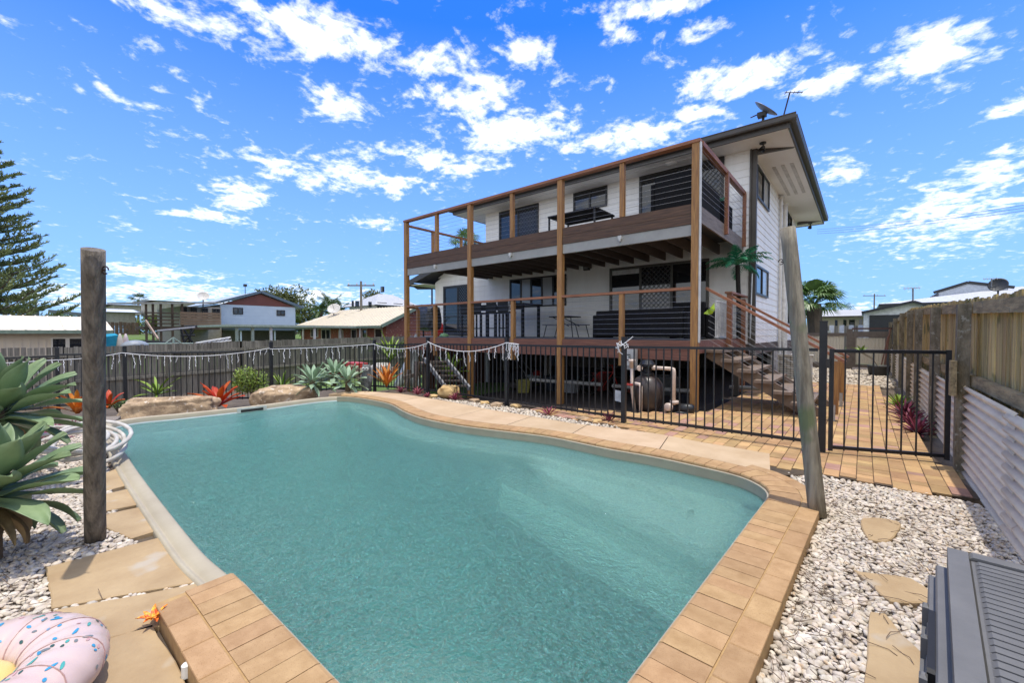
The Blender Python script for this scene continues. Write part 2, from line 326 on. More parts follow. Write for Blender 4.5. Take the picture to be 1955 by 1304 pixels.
# ledge, walls and floor as offset rings towards the middle
def shrink(p,k,c=cxy): return c+(p-c)*k
def inring(d,z): return [ (OUT[i]-NRM[i]*d) for i in range(NO)],z
A1,z1=inring(.02,-.30); vs=[(p.x,p.y,z1) for p in A1]
LED=[.16 if True else 0]*NO
far=[]
for i in range(NO):
    p=OUT[i]; w=.10+.26*sm((p.y-3.2)/.9)*sm((p.x+8.6)/.7)      # wider ledge on the far side
    w+=.35*sm((p.x+1.9)/1.0)*sm((p.y-3.2)/1.0)
    far.append(w)
rows=[[(A1[i].x,A1[i].y,-.30) for i in range(NO)],
      [((OUT[i]-NRM[i]*(.02+far[i]*.9)).x,(OUT[i]-NRM[i]*(.02+far[i]*.9)).y,-.33) for i in range(NO)],
      [((OUT[i]-NRM[i]*(.04+far[i])).x,(OUT[i]-NRM[i]*(.04+far[i])).y,-.40) for i in range(NO)],
      [((OUT[i]-NRM[i]*(.10+far[i])).x,(OUT[i]-NRM[i]*(.10+far[i])).y,-1.25) for i in range(NO)]]
c1=[shrink(Vector(r[:2]),.8) for r in rows[-1]]; rows.append([(p.x,p.y,-1.5) for p in c1]); 
for k in (.5,.2,.02): rows.append([(shrink(Vector(r[:2]),k).x,shrink(Vector(r[:2]),k).y,-1.6-.1*(1-k)) for r in rows[3]])
n0=len(sh.v); 
for r in rows: sh.v+=r
for a in range(len(rows)-1):
    for i in range(NO): sh.f.append((n0+a*NO+i,n0+a*NO+(i+1)%NO,n0+(a+1)*NO+(i+1)%NO,n0+(a+1)*NO+i)); sh.mi.append(0); sh.sm.append(True)
sh.build('shell',m_shell,pool)
bd_=MB(); ring(bd_,[(.34,-.088),(.012,-.088)],0,NO,True); tag(bd_.build('pool_bedding',m_dirt),kind='structure')
rim=MB(); rim.smooth=True
ring(rim,[(.145,-.16),(.145,-.065),(.138,-.045),(.118,-.043),(.110,-.053),(.098,-.053),(.088,-.04),(.03,-.036),(.01,-.040),(.0,-.052),(-.003,-.142)],iA,iB+2)
rim.build('rim',m_rim,pool)
# far side lip of the fibreglass shell under the brick nosing
lip=MB(); lip.smooth=True
ring(lip,[(.02,-.03),(-.012,-.03),(-.016,-.038),(-.008,-.05),(-.006,-.18)],iB-2,iA+NO-2); lip.build('rim',m_rim,pool)
# steps and bench: pale slabs under water at the gate end
stp=MB(); stp.smooth=False
def pg(pts): return [tuple(G(*p,-.4)[:2]) for p in pts]
stp.prism([(-.80,4.25),(-1.15,4.62),(-2.7,4.55),(-3.4,4.35),(-2.6,3.75),(-1.5,3.45),(-.80,3.2)],-1.5,-.30,.03)
stp.prism([(-.80,3.22),(-1.5,3.47),(-2.6,3.77),(-3.5,4.0),(-3.0,3.35),(-1.9,3.0),(-.80,2.75)],-1.5,-.52,.03)
stp.prism([(-2.35,.88),(-1.0,.88),(-.85,1.5),(-1.3,1.62),(-2.1,1.3)],-1.5,-.55,.03)
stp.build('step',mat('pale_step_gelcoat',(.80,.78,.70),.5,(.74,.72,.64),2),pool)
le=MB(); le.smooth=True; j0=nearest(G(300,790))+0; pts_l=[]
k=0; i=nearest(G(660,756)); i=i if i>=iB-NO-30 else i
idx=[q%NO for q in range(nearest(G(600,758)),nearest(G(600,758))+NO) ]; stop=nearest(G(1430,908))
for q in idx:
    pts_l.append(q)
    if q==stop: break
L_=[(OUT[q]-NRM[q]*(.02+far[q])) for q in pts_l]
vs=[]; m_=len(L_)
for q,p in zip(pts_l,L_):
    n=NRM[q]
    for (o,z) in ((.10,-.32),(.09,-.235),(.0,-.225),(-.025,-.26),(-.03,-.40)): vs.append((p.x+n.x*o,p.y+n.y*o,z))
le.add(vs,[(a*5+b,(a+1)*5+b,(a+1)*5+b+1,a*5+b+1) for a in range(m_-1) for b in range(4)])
le.build('ledge_streak',mat('pale_step_gelcoat'),pool)  # pale raised strip shaped to read as the light streak along the ledge
# skimmer box and safety jet on the far rim
m_wtx=mat('pale_skimmer_plastic',(.62,.62,.55),.5); ia=nearest(G(480,773)); sk=MB(); t=(OUT[(ia+3)%NO]-OUT[(ia-3)%NO]).normalized(); n=NRM[ia]; p=OUT[ia]
def loc(u,w,z): q=p+t*u-n*w; return (q.x,q.y,z)
for (u0,u1,za,zb,m,nm) in ((-.25,.25,-.155,-.045,m_wtx,'skimmer_frame'),(-.19,.19,-.128,-.078,m_frame,'skimmer_mouth')):
    b=MB(); w=.012 if nm=='skimmer_frame' else .016
    b.add([loc(u0,0,za),loc(u1,0,za),loc(u1,w,za),loc(u0,w,za),loc(u0,0,zb),loc(u1,0,zb),loc(u1,w,zb),loc(u0,w,zb)],[(0,3,2,1),(4,5,6,7),(0,1,5,4),(1,2,6,5),(2,3,7,6),(3,0,4,7)])
    b.build(nm,m,pool)
dr=MB(); dr.lathe([(.14,0),(.14,.03),(.05,.05)],(-2.2,2.2,-1.62),20); dr.build('floor_drain',m_frame,pool)
# water
mw=bpy.data.materials.new('pool_water'); mw.use_nodes=True; t_=mw.node_tree; t_.nodes.clear()
def N_(x): return t_.nodes.new(x)
om=N_('ShaderNodeOutputMaterial'); tr=N_('ShaderNodeBsdfTransparent'); tr.inputs[0].default_value=(.80,.97,.94,1); gl=N_('ShaderNodeBsdfGlossy'); gl.inputs['Roughness'].default_value=.03; gl.inputs[0].default_value=(1,1,1,1)
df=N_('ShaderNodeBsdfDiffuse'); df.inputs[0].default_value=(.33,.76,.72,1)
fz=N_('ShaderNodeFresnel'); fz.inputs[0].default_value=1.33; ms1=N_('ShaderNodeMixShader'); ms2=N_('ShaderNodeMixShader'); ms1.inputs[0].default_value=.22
rf=N_('ShaderNodeBsdfRefraction'); rf.inputs['IOR'].default_value=1.33; rf.inputs['Roughness'].default_value=.02; rf.inputs[0].default_value=(.80,.97,.94,1)
ge=N_('ShaderNodeNewGeometry'); bp=N_('ShaderNodeBump'); bp.inputs['Strength'].default_value=1.0; bp.inputs['Distance'].default_value=.13
na=N_('ShaderNodeTexNoise'); na.inputs['Scale'].default_value=9; na.inputs['Detail'].default_value=4; na.inputs['Roughness'].default_value=.6; na.inputs['Distortion'].default_value=.6
nb_=N_('ShaderNodeTexNoise'); nb_.inputs['Scale'].default_value=48; nb_.inputs['Detail'].default_value=3
t_.links.new(ge.outputs['Position'],na.inputs['Vector']); t_.links.new(ge.outputs['Position'],nb_.inputs['Vector'])
nc_=N_('ShaderNodeTexNoise'); nc_.inputs['Scale'].default_value=3.; nc_.inputs['Detail'].default_value=2; t_.links.new(ge.outputs['Position'],nc_.inputs['Vector'])
hsum=mth('ADD',mth('ADD',mth('MULTIPLY',na.outputs[0],.8,tree=t_),mth('MULTIPLY',nc_.outputs[0],.5,tree=t_),tree=t_),mth('MULTIPLY',nb_.outputs[0],.5,tree=t_),tree=t_)
t_.links.new(hsum,bp.inputs['Height'])
for x in (gl,fz,rf,df): t_.links.new(bp.outputs[0],x.inputs['Normal'])
pass_=N_('ShaderNodeMixShader'); pass_.inputs[0].default_value=.65
t_.links.new(tr.outputs[0],pass_.inputs[1]); t_.links.new(rf.outputs[0],pass_.inputs[2])
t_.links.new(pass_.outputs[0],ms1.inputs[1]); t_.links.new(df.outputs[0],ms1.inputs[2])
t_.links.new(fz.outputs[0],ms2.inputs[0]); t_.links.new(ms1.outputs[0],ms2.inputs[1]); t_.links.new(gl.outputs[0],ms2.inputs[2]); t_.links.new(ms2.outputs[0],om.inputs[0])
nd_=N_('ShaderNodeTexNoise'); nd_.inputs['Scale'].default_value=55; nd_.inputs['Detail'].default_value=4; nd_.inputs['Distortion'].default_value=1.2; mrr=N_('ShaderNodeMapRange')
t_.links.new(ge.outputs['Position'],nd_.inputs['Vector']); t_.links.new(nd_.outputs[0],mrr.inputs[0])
for i,v in zip((1,2,3,4),(.36,.70,.09,.36)): mrr.inputs[i].default_value=v   # fine noise in the diffuse share paints ripple sparkle into the water
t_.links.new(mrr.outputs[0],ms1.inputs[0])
va=N_('ShaderNodeVolumeAbsorption'); va.inputs[0].default_value=(.16,.78,.76,1); va.inputs[1].default_value=.62; t_.links.new(va.outputs[0],om.inputs[1])
wb=MB(); n=NO
wb.v=[(p.x,p.y,WZ) for p in OUT]+[(p.x,p.y,-1.85) for p in OUT]; wb.f=[tuple(range(n-1,-1,-1)) if area<0 else tuple(range(n))]+[tuple(range(n,2*n)) if area<0 else tuple(range(2*n-1,n-1,-1))]
wb.f+=[(i,n+i,n+(i+1)%n,(i+1)%n) for i in range(n)]
if area<0: wb.f=wb.f[:2]+[tuple(reversed(f)) for f in wb.f[2:]]
wb.mi=[0]*len(wb.f); wb.sm=[False]*len(wb.f)
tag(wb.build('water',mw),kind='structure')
# ------------------------------------------------------------ brick coping
cop=MB(); gro=MB()
def arc_bricks(i0,i1,d0,d1,w,z0,z1,gap,nose=False):
    # walk the outline and lay bricks of width w
    i=float(i0); 
    while i<i1-1:
        k=int(i); L=0; j=k
        while L<w and j<i1: L+=(off(j+1,(d0+d1)/2)-off(j,(d0+d1)/2)).length; j+=1
        a0,a1,b0,b1=off(k,d0),off(k,d1),off(j,d0),off(j,d1)
        g=gap/2; ta=(b0-a0).normalized(); tb=(b1-a1).normalized(); nn=(a1-a0).normalized()
        a0=a0+ta*g+nn*g; b0=b0-ta*g+nn*g; a1=a1+tb*g-nn*g; b1=b1-tb*g-nn*g
        dz=rnd.uniform(-.0015,.0015); bv=.006
        P=[a0,b0,b1,a1]
        c=sum(P,Vector((0,0)))/4; vs=[(q.x,q.y,z0) for q in P]
        if nose:
            q0=a0+nn*.02; q1=b0+nn*.02
            vs=[(a0.x,a0.y,z0),(b0.x,b0.y,z0),(b1.x,b1.y,z0),(a1.x,a1.y,z0),(a0.x,a0.y,z1-.018+dz),(b0.x,b0.y,z1-.018+dz),((a0+nn*.006).x,(a0+nn*.006).y,z1-.006+dz),((b0+nn*.006).x,(b0+nn*.006).y,z1-.006+dz),(q0.x,q0.y,z1+dz),(q1.x,q1.y,z1+dz),(b1.x,b1.y,z1+dz),(a1.x,a1.y,z1+dz)]
            cop.add(vs,[(0,1,5,4),(4,5,7,6),(6,7,9,8),(8,9,10,11),(1,2,10,9,7,5),(2,3,11,10),(3,0,4,6,8,11),(3,2,1,0)])
        else: cop.prism([tuple(q) for q in P],z0,z1+dz,.004)
        i=j
ring(gro,[(.012,-.04),(.012,-.002),(.235,-.002),(.235,-.07)],iB,iA+NO)
arc_bricks(iB,iA+NO,0,.235,.117,-.045,.004,.0045,True)
iD=nearest(G(1330,886)); 
if iD<iB-NO: iD+=NO
i2=nearest(G(1400,900)); i2=i2 if i2>iB-NO else i2+NO
while i2<iB: i2+=NO
ring(gro,[(.23,-.002),(.362,-.003),(.365,-.10)],i2,iA+NO)
arc_bricks(i2,iA+NO,.238,.365,.205,-.09,.004,.006)
# lower course visible on the outside of the raised brick edge
arc_bricks(i2,iA+NO,.250,.355,.24,-.16,-.095,.010)
co=cop.build('pool_coping',m_brick); tag(co,kind='structure')
tag(gro.build('coping_grout',m_grout),kind='structure')
# ------------------------------------------------------------ sandstone paving along the far side
def rail_pts(P,n):
    Q=resample([tuple(q) for q in P],.01,False); return [Q[min(len(Q)-1,int(i*(len(Q)-1)/(n-1)))] for i in range(n)]
iE=iB-6
inner=[off(i,.245) for i in range(iE,i2+6)]
outer_px=[(664,746),(700,747.5),(760,751),(800,757),(860,767),(940,783),(1010,794),(1090,808),(1180,818.5),(1260,829),(1330,843),(1420,858),(1472,867)]
outer=[G(*q).xy for q in outer_px]
nn_=60; I=rail_pts([tuple(q) for q in inner],nn_); O=rail_pts([tuple(q) for q in outer],nn_)
sp=MB(); cuts=[0,7,15,22,29,36,43,51,59]
for a,b_ in zip(cuts[:-1],cuts[1:]):
    P=[I[k] for k in range(a,b_+1)]+[O[k] for k in range(b_,a-1,-1)]
    c=sum(P,Vector((0,0)))/len(P)
    d0=(I[a+1]-I[a]).normalized()*.006; P[0]=P[0]+d0; P[-1]=P[-1]+d0; d1=(I[b_]-I[b_-1]).normalized()*.006; k=b_-a; P[k]=P[k]-d1; P[k+1]=P[k+1]-d1
    sp.prism([tuple(q) for q in P],-.06,.0+rnd.uniform(-.002,.002))
tag(sp.build('sandstone_paving',m_sandl),kind='structure')
# ------------------------------------------------------------ clay brick paving
PAV=[tuple(G(*q)[:2]) for q in ((1010,779),(1080,779.5),(1192,786),(1300,788),(1345,786),(1388,769),(1428,743))]+[(-2.05,11.4),(-2.05,13.2),(-1.3,14.5),(.30,14.4),(.52,10.2),(.62,6.6)]+[tuple(G(*q)[:2]) for q in ((1880,952),(1740,934),(1631,914),(1560,905),(1488,905),(1462,908),(1440,900),(1472,870),(1420,861),(1330,846),(1260,832),(1200,822),(1198,815),(1090,799))]
def paving(m1,m2):
    b=MB(); w=.127; x=-6.0; col=0
    while x<1.0:
        y=5.0+rnd.uniform(0,.2)
        while y<15:
            l=rnd.choice((.117,.117,.233,.233,.233)); cx_,cy_=x+w/2,y+l/2
            ok=inpoly(cx_,cy_,PAV)
            if ok:
                g=.0025; h=.0+rnd.uniform(-.003,.002); r=rnd.uniform(-.004,.004)
                b.cur=1 if rnd.random()<.13 else 0
                P=[(x+g,y+g+r),(x+w-g,y+g-r),(x+w-g,y+l-g-r),(x+g,y+l-g+r)]
                b.prism(P,-.10,h-.002,.0035)
            y+=l
        x+=w; col+=1
    return b.build('brick_paving',[m1,m2])
tag(paving(m_paver,m_paver2),kind='structure')
m_joint=mat('paving_joint_sand',(.10,.07,.045),.95,(.05,.036,.025),20)
pj=MB(); pj.prism(PAV,-.088,-.012); tag(pj.build('paving_bed',m_joint),kind='structure')
# ------------------------------------------------------------ gravel
def ico(sub=1):
    import bmesh
    bm=bmesh.new(); bmesh.ops.create_icosphere(bm,subdivisions=sub,radius=1); bm.verts.ensure_lookup_table()
    v=[tuple(x.co) for x in bm.verts]; f=[[q.index for q in p.verts] for p in bm.faces]; bm.free(); return v,f
ICO1=ico(1); ICO2=ico(2)
def stones(name,m,poly,sp,smin,smax,zf,seed,avoid=(),dens=1.,kind='stuff',layer=1,icos=ICO2):
    r=random.Random(seed); b=MB(); b.smooth=True
    X=[p[0] for p in poly]; Y=[p[1] for p in poly]; y=min(Y)
    while y<max(Y):
        x=min(X)
        while x<max(X):
            px=x+r.uniform(-.5,.5)*sp; py=y+r.uniform(-.5,.5)*sp; x+=sp
            if r.random()>dens or not inpoly(px,py,poly): continue
            if any(inpoly(px,py,A) for A in avoid): continue
            s=r.uniform(smin,smax)*(1.25 if r.random()<.12 else 1); q=Matrix.Rotation(r.uniform(0,6.28),3,'Z')@Matrix.Rotation(r.gauss(0,.35),3,'X')@Matrix.Rotation(r.gauss(0,.3),3,'Y')
            sc=Vector((s*r.uniform(.8,1.45),s*r.uniform(.65,1.),s*r.uniform(.35,.7))); o=r.uniform(0,100); z=zf(px,py)+r.uniform(0,.014)
            vs=[]
            for v in icos[0]:
                w=Vector(v); k=1+.30*(mnoise.noise(w*1.4+Vector((o,0,0))))
                w=Vector((w.x*sc.x,w.y*sc.y,w.z*sc.z))*k; w=q@w; vs.append((px+w.x,py+w.y,z+w.z))
            b.add(vs,icos[1])
        y+=sp*.92
    o=b.build(name,m); return tag(o,kind=kind)
m_peb=mat('white_pebble',(.60,.535,.45),.85,(.43,.35,.265),14,(1,1,1),.25,60,None,.22,speck=(24,.63,(.50,.36,.22)))
m_gbase=mat('gravel_bed_base',(.13,.10,.08),.95,(.30,.26,.21),60,(1,1,1),.9,50)
stepst=[[(1646,990),(1715,996),(1712,1018),(1690,1036),(1658,1030)],[(1628,1088),(1640,1092),(1740,1105),(1785,1140),(1780,1150),(1700,1148),(1665,1118)],[(1662,1168),(1690,1172),(1720,1210),(1775,1262),(1790,1330),(1660,1330),(1655,1260)]]
STEP=[[tuple(G(*q,-.045)[:2]) for q in s] for s in stepst]
GR=[tuple(G(*q)[:2]) for q in ((1500,898),(1560,904),(1631,914),(1740,934),(1850,952))]+[(.80,4.9),(.80,3.5),(.9,1.0),(-.3,1.0)]+[tuple(off(i,.37)) for i in range(nearest((-.66,1.5))+NO,nearest(G(1455,893)),-1) ] if False else None
iR0=nearest((-.66,1.25)); iR1=nearest(G(1471,934))
lo,hi=min(iR0,iR1),max(iR0,iR1)
seg=[tuple(off(i,.37)) for i in range(lo,hi+1,3)]
if (Vector(seg[0])-Vector((-.3,1.2))).length>(Vector(seg[-1])-Vector((-.3,1.2))).length: seg=seg[::-1]
GR=seg+[tuple(G(*q)[:2]) for q in ((1500,898),(1560,905),(1631,915),(1740,935),(1846,952))]+[(.80,4.9),(.82,3.0),(.85,.9),(-.2,.9)]
stones('gravel_bed_by_fence',m_peb,GR,.024,.0095,.022,lambda x,y:-.072+.042*sm((y-4.2)/.9),3,STEP)
gb=MB(); gb.prism(GR,-.16,-.074); tag(gb.build('gravel_base',m_gbase),kind='structure')
for k,(P,lab) in enumerate(zip(STEP,('small five sided sandstone stepping stone farthest up the pebble bed','flat pointed sandstone stepping stone in the middle of the pebbles','long curved sandstone stepping stone beside the grey storage box'))):
    b=MB(); c=Vector((sum(q[0] for q in P)/len(P),sum(q[1] for q in P)/len(P))); PP=catmull([tuple(q) for q in P],True,.06)
    b.prism(PP,-.10,-.042,.006); tag(b.build('stepping_stone',m_sand,None,(c.x,c.y,-.1)),lab,'stepping stone','sandstone stepping stones in the pebble bed')
# left bed
GL=[tuple(G(*q,-.08)[:2]) for q in ((208,905),(224,1000),(300,1080),(395,1125),(300,1180))]+[(-2.0,.2),(-2.3,-.7),(-9.6,-.7),(-10.4,.6),(-10.0,1.3)]+[tuple(G(*q,-.08)[:2]) for q in ((225,800),(196,812))]
slabs=[([(86,1084),(330,1020),(384,1110),(100,1160)],'widest sandstone slab beside the round timber pole'),
 ([(104,1166),(386,1113),(440,1130),(330,1190),(200,1222),(150,1240)],'sandstone slab between the donut ring and the brick corner'),
 ([(190,1226),(290,1194),(350,1290),(380,1400),(150,1400)],'nearest sandstone slab beneath the donut ring beside the brick edge'),
 ([(200,983),(278,966),(303,1012),(250,1028),(202,1008)],'cracked sandstone slab just beyond the foot of the timber pole'),
 ([(200,944),(244,934),(270,962),(200,976)],'sandstone slab third from the pool hose along the rim'),
 ([(198,905),(226,893),(243,926),(200,938)],'sandstone slab touching the white hose coil')]
SL=[[tuple(G(*q,-.06)[:2]) for q in s[0]] for s in slabs]
stones('gravel_bed_by_agaves',m_peb,GL,.029,.011,.024,lambda x,y:terr(x,y)+.006,5,SL)
gb=MB(); gb.prism(GL,-.2,-.083); tag(gb.build('gravel_base',m_gbase),kind='structure')
for P,(_,lab) in zip(SL,slabs):
    b=MB(); c=Vector((sum(q[0] for q in P)/len(P),sum(q[1] for q in P)/len(P)))
    Q=[]
    for i in range(len(P)):
        a,d=Vector(P[i]),Vector(P[(i+1)%len(P)]); k=max(1,int((d-a).length/.12))
        for j in range(k): w=a.lerp(d,j/k); Q.append((w.x+rnd.uniform(-.004,.004),w.y+rnd.uniform(-.004,.004)))
    b.prism(Q,-.12,-.058,.005); tag(b.build('sandstone_slab',m_sand,None,(c.x,c.y,-.12)),lab,'paving slab','sandstone slabs along the pool rim')
# strip of pebbles and rocks along the fence foot
ST=[q.xy for q in (G(820,757),G(860,765),G(940,781),G(1010,792),G(1090,806),G(1180,818),G(1190,810),G(1100,796),G(1010,780),G(900,766))]
stones('gravel_strip_along_fence',m_peb,[tuple(q) for q in ST],.05,.018,.035,lambda x,y:-.035,9,icos=ICO1)
gb=MB(); gb.prism([tuple(q) for q in ST],-.12,-.045); tag(gb.build('gravel_base',m_gbase),kind='structure')
FAR=[(-2.0,13.5),(-1.3,14.6),(.3,14.5),(.75,14.5),(.75,21),(-2.0,21)]
stones('gravel_beside_house',m_peb,FAR,.11,.03,.06,lambda x,y:-.05,11,icos=ICO1)
gb=MB(); gb.prism(FAR,-.13,-.06); tag(gb.build('gravel_base',m_gbase),kind='structure')
# dry litter: twigs in the pebble bed
m_twig=mat('dry_twig',(.17,.11,.07),.9)
tw=MB(); r=random.Random(4)
for k in range(620):
    x=r.uniform(-.3,.8); y=r.uniform(1.4,5.2)
    if not inpoly(x,y,GR) or (any(inpoly(x,y,A) for A in STEP) and r.random()<.8): continue
    a=r.uniform(0,6.28); l=r.uniform(.03,.13)*(2 if r.random()<.1 else 1); c=r.uniform(-.3,.3); pts=[(x+math.cos(a+c*i)*l*i/3,y+math.sin(a+c*i)*l*i/3,-.045+r.uniform(0,.02)) for i in range(4)]
    tw.tube(pts,.0016,4)
for k in range(150):
    x=r.uniform(-4.6,-2.6); y=r.uniform(-.4,.45)
    if not inpoly(x,y,GL) or any(inpoly(x,y,A) for A in SL): continue
    a=r.uniform(0,6.28); l=r.uniform(.03,.12); tw.tube([(x,y,-.055),(x+math.cos(a)*l,y+math.sin(a)*l,-.05+r.uniform(0,.02))],.0016,4)
tag(tw.build('twig_litter',m_twig),kind='stuff')
#@@HOUSE
# ------------------------------------------------------------ the house
DY=7.87; DX0=-10.8; DX1=-2.27; WY=11.6; WX=-2.15; F1=1.24; F2=3.70
house=empty('house',(-6.5,14,0),'two storey white weatherboard house with timber decks on tall posts','house')
def clad(b,axis,c,a0,a1,z0,z1,sgn,h=.185):
    # lapped boards: axis 'x' runs along X on plane y=c, 'y' runs along Y on plane x=c
    z=z0
    while z<z1-.01:
        zt=min(z+h,z1); o0=.018*sgn; o1=.003*sgn
        if axis=='x': vs=[(a0,c+o0,z),(a1,c+o0,z),(a1,c+o1,zt),(a0,c+o1,zt),(a0,c,z),(a1,c,z)]
        else: vs=[(c+o0,a0,z),(c+o0,a1,z),(c+o1,a1,zt),(c+o1,a0,zt),(c,a0,z),(c,a1,z)]
        b.add(vs,[(0,1,2,3),(4,5,1,0)]); z=zt
w=MB(); w.box(-10.9,WX-.02,WY+.02,20.28,1.05,5.8); w.box(-13.78,-10.9,WY+.02,20.28,1.05,3.45)
clad(w,'x',WY,-10.9,WX,1.10,5.8,-1); clad(w,'x',WY,-13.8,-10.9,1.10,3.45,-1); clad(w,'y',WX,WY,20.3,1.10,5.8,1)
# gable of the low wing
z=3.45
while z<4.45:
    x0=-14.5+(z-3.38)/.29; w.add([(max(x0,-13.8),WY-.018,z),(-10.9,WY-.018,z),(-10.9,WY-.003,z+.185),(max(x0,-13.8)+.4,WY-.003,z+.185)],[(0,1,2,3)]); z+=.185
w.build('wall',m_wall,house)
B('corner_trim',m_trim,house,(WX-.005,WX+.035,WY-.03,WY+.10,1.0,5.8))
# stumps and base beam under the floor
for x in (-13.6,-10.9,-8.2,-5.4,-2.3):
    for y in (11.7,15.8,20.1): B('stump',m_steel,house,(x-.06,x+.06,y-.06,y+.06,-.6,1.05))
B('skirt_beam',m_joist,house,(-13.8,WX,WY,WY+.15,.92,1.08),(WX-.12,WX-.01,WY+.15,20.3,.80,1.09))
m_und=mat('underfloor_wall',(.16,.14,.12),.9); B('underfloor_wall',m_und,house,(-13.8,WX-.3,20.0,20.1,-.6,.9)); B('underfloor_wall',m_und,house,(-13.78,-13.7,WY+.2,19.9,-.7,.9))  # side wall under the wing is added to block the brightness there
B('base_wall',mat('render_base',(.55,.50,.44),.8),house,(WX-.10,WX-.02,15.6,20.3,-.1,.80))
# soffit, fascia, gutter, roof
EX0,EX1,EY0,EY1=-11.9,-1.27,10.85,21.4
B('soffit',m_soff,house,(EX0+.03,EX1-.03,EY0+.03,EY1-.03,5.80,5.83))
B('fascia',m_trim,house,(EX0,EX1,EY0,EY0+.035,5.79,6.02),(EX1-.035,EX1,EY0+.035,EY1,5.79,6.02),(EX0,EX0+.035,EY0+.035,EY1,5.79,6.02),(EX0+.035,EX1-.035,EY1-.035,EY1,5.79,6.02))
def gutter(pts,name='gutter'):
    prof=[(0,.0),(.11,.0),(.125,.03),(.125,.11),(.135,.12),(.135,.135),(.12,.135),(.115,.12),(.11,.02),(0,.02)]
    b=MB()
    for (a,c,nx,ny) in pts:
        vs=[]; 
        for P in (a,c):
            for (o,z) in prof: vs.append((P[0]+nx*o,P[1]+ny*o,5.90+z))
        k=len(prof); b.add(vs,[(i,(i+1)%k,k+(i+1)%k,k+i) for i in range(k)]+[tuple(range(k)),tuple(range(2*k-1,k-1,-1))])
    return b.build(name,m_trim,house)
gutter([((EX0-.13,EY0-.002),(EX1+.13,EY0-.002),0,-1)]); gutter([((EX1+.002,EY0+.002),(EX1+.002,EY1),1,0)]); gutter([((EX0-.002,EY0+.002),(EX0-.002,EY1),-1,0)])
rf=MB(); cx0,cx1,cy_=EX0+4.6,EX1-4.6,(EY0+EY1)/2
rf.add([(EX0,EY0,6.03),(EX1,EY0,6.03),(EX1,EY1,6.03),(EX0,EY1,6.03),(cx0,cy_,7.2),(cx1,cy_,7.2)],[(0,1,5,4),(1,2,5),(2,3,4,5),(3,0,4),(0,3,2,1)]); rf.build('roof',m_roof,house)
# low wing roof, gable to the front
lr=MB()
def slope(x): return 3.50+(x+14.75)*.27
lr.add([(-14.75,11.0,slope(-14.75)),(-10.85,11.0,slope(-10.85)),(-10.85,20.6,slope(-10.85)),(-14.75,20.6,slope(-14.75)),(-14.75,11.0,slope(-14.75)+.06),(-10.85,11.0,slope(-10.85)+.06),(-10.85,20.6,slope(-10.85)+.06),(-14.75,20.6,slope(-14.75)+.06)],[(0,3,2,1),(4,5,6,7),(0,1,5,4),(1,2,6,5),(2,3,7,6),(3,0,4,7)])
lr.build('wing_roof',m_roof,house)
bb=MB(); bb.add([(-14.78,10.96,slope(-14.78)-.14),(-10.85,10.96,slope(-10.85)-.14),(-10.85,10.96,slope(-10.85)+.08),(-14.78,10.96,slope(-14.78)+.08),(-14.78,11.0,slope(-14.78)-.14),(-10.85,11.0,slope(-10.85)-.14),(-10.85,11.0,slope(-10.85)+.08),(-14.78,11.0,slope(-14.78)+.08)],[(0,1,2,3),(7,6,5,4),(0,4,5,1),(1,5,6,2),(2,6,7,3),(3,7,4,0)])
bb.box(-14.9,-14.76,10.94,20.6,3.33,3.47); bb.build('wing_bargeboard',m_trim,house)
B('wing_soffit',m_soff,house,(-14.7,-13.8,11.0,20.5,3.36,3.38))
dp=MB(); dp.tube([(-14.75,11.2,3.36),(-14.6,11.3,3.25),(-13.9,11.5,3.2),(-13.9,11.5,1.2),(-13.9,11.5,-.3)],.04,8); dp.build('downpipe',m_trim,house)
# downpipe from the front eave to the corner, then the one at the back
dp=MB(); dp.bar((EX1-.03,12.15,5.86),(WX+.09,11.66,5.72),.085,.11); dp.bar((WX+.09,11.66,5.80),(WX+.09,11.66,.1),.10,.085,(0,1,0)); dp.build('downpipe',m_trim,house)
dp=MB(); dp.bar((EX1-.05,20.8,5.86),(WX+.09,20.3,5.72),.085,.11); dp.build('downpipe',m_trim,house)
vp=MB()
for y,r_ in ((16.0,.05),(16.9,.07),(17.4,.05)): vp.tube([(WX+.08,y,5.7 if y<17.2 else 4.2),(WX+.08,y,.2)],r_,8)
vp.lathe([(.05,0),(.085,.03),(.085,.09),(.02,.12)],(WX+.08,16.0,5.66),12); vp.build('vent_pipe',mat('white_pvc',(.72,.70,.66),.4),house)
fr_=MB()
for k in range(3): fr_.box(WX+.22+k*.2,WX+.30+k*.2,13.2,16.2,5.785,5.799)
fr_.build('eave_vent',mat('eave_vent_grey',(.62,.60,.57),.7),house)
# windows and doors
m_glass=bpy.data.materials.new('dark_reflective_glass'); m_glass.use_nodes=True; b_=m_glass.node_tree.nodes['Principled BSDF']; b_.inputs['Base Color'].default_value=(.015,.016,.018,1); b_.inputs['Roughness'].default_value=.03; b_.inputs['Specular IOR Level'].default_value=.8
m_glassl=bpy.data.materials.new('curtained_glass'); m_glassl.use_nodes=True; b_=m_glassl.node_tree.nodes['Principled BSDF']; b_.inputs['Base Color'].default_value=(.36,.36,.35,1); b_.inputs['Roughness'].default_value=.15
m_mesh=mat('security_mesh',(.05,.05,.048),.5,(.035,.035,.033),20)
def frame(b,axis,c,a0,a1,z0,z1,t,d,s):
    def bx(p0,p1,q0,q1,dd=d):
        lo,hi=(c,c+s*dd) if s>0 else (c+s*dd,c)
        if axis=='x': b.box(p0,p1,lo,hi,q0,q1)
        else: b.box(lo,hi,p0,p1,q0,q1)
    bx(a0,a1,z1-t,z1); bx(a0,a1,z0,z0+t); bx(a0,a0+t,z0+t,z1-t); bx(a1-t,a1,z0+t,z1-t)
    return bx
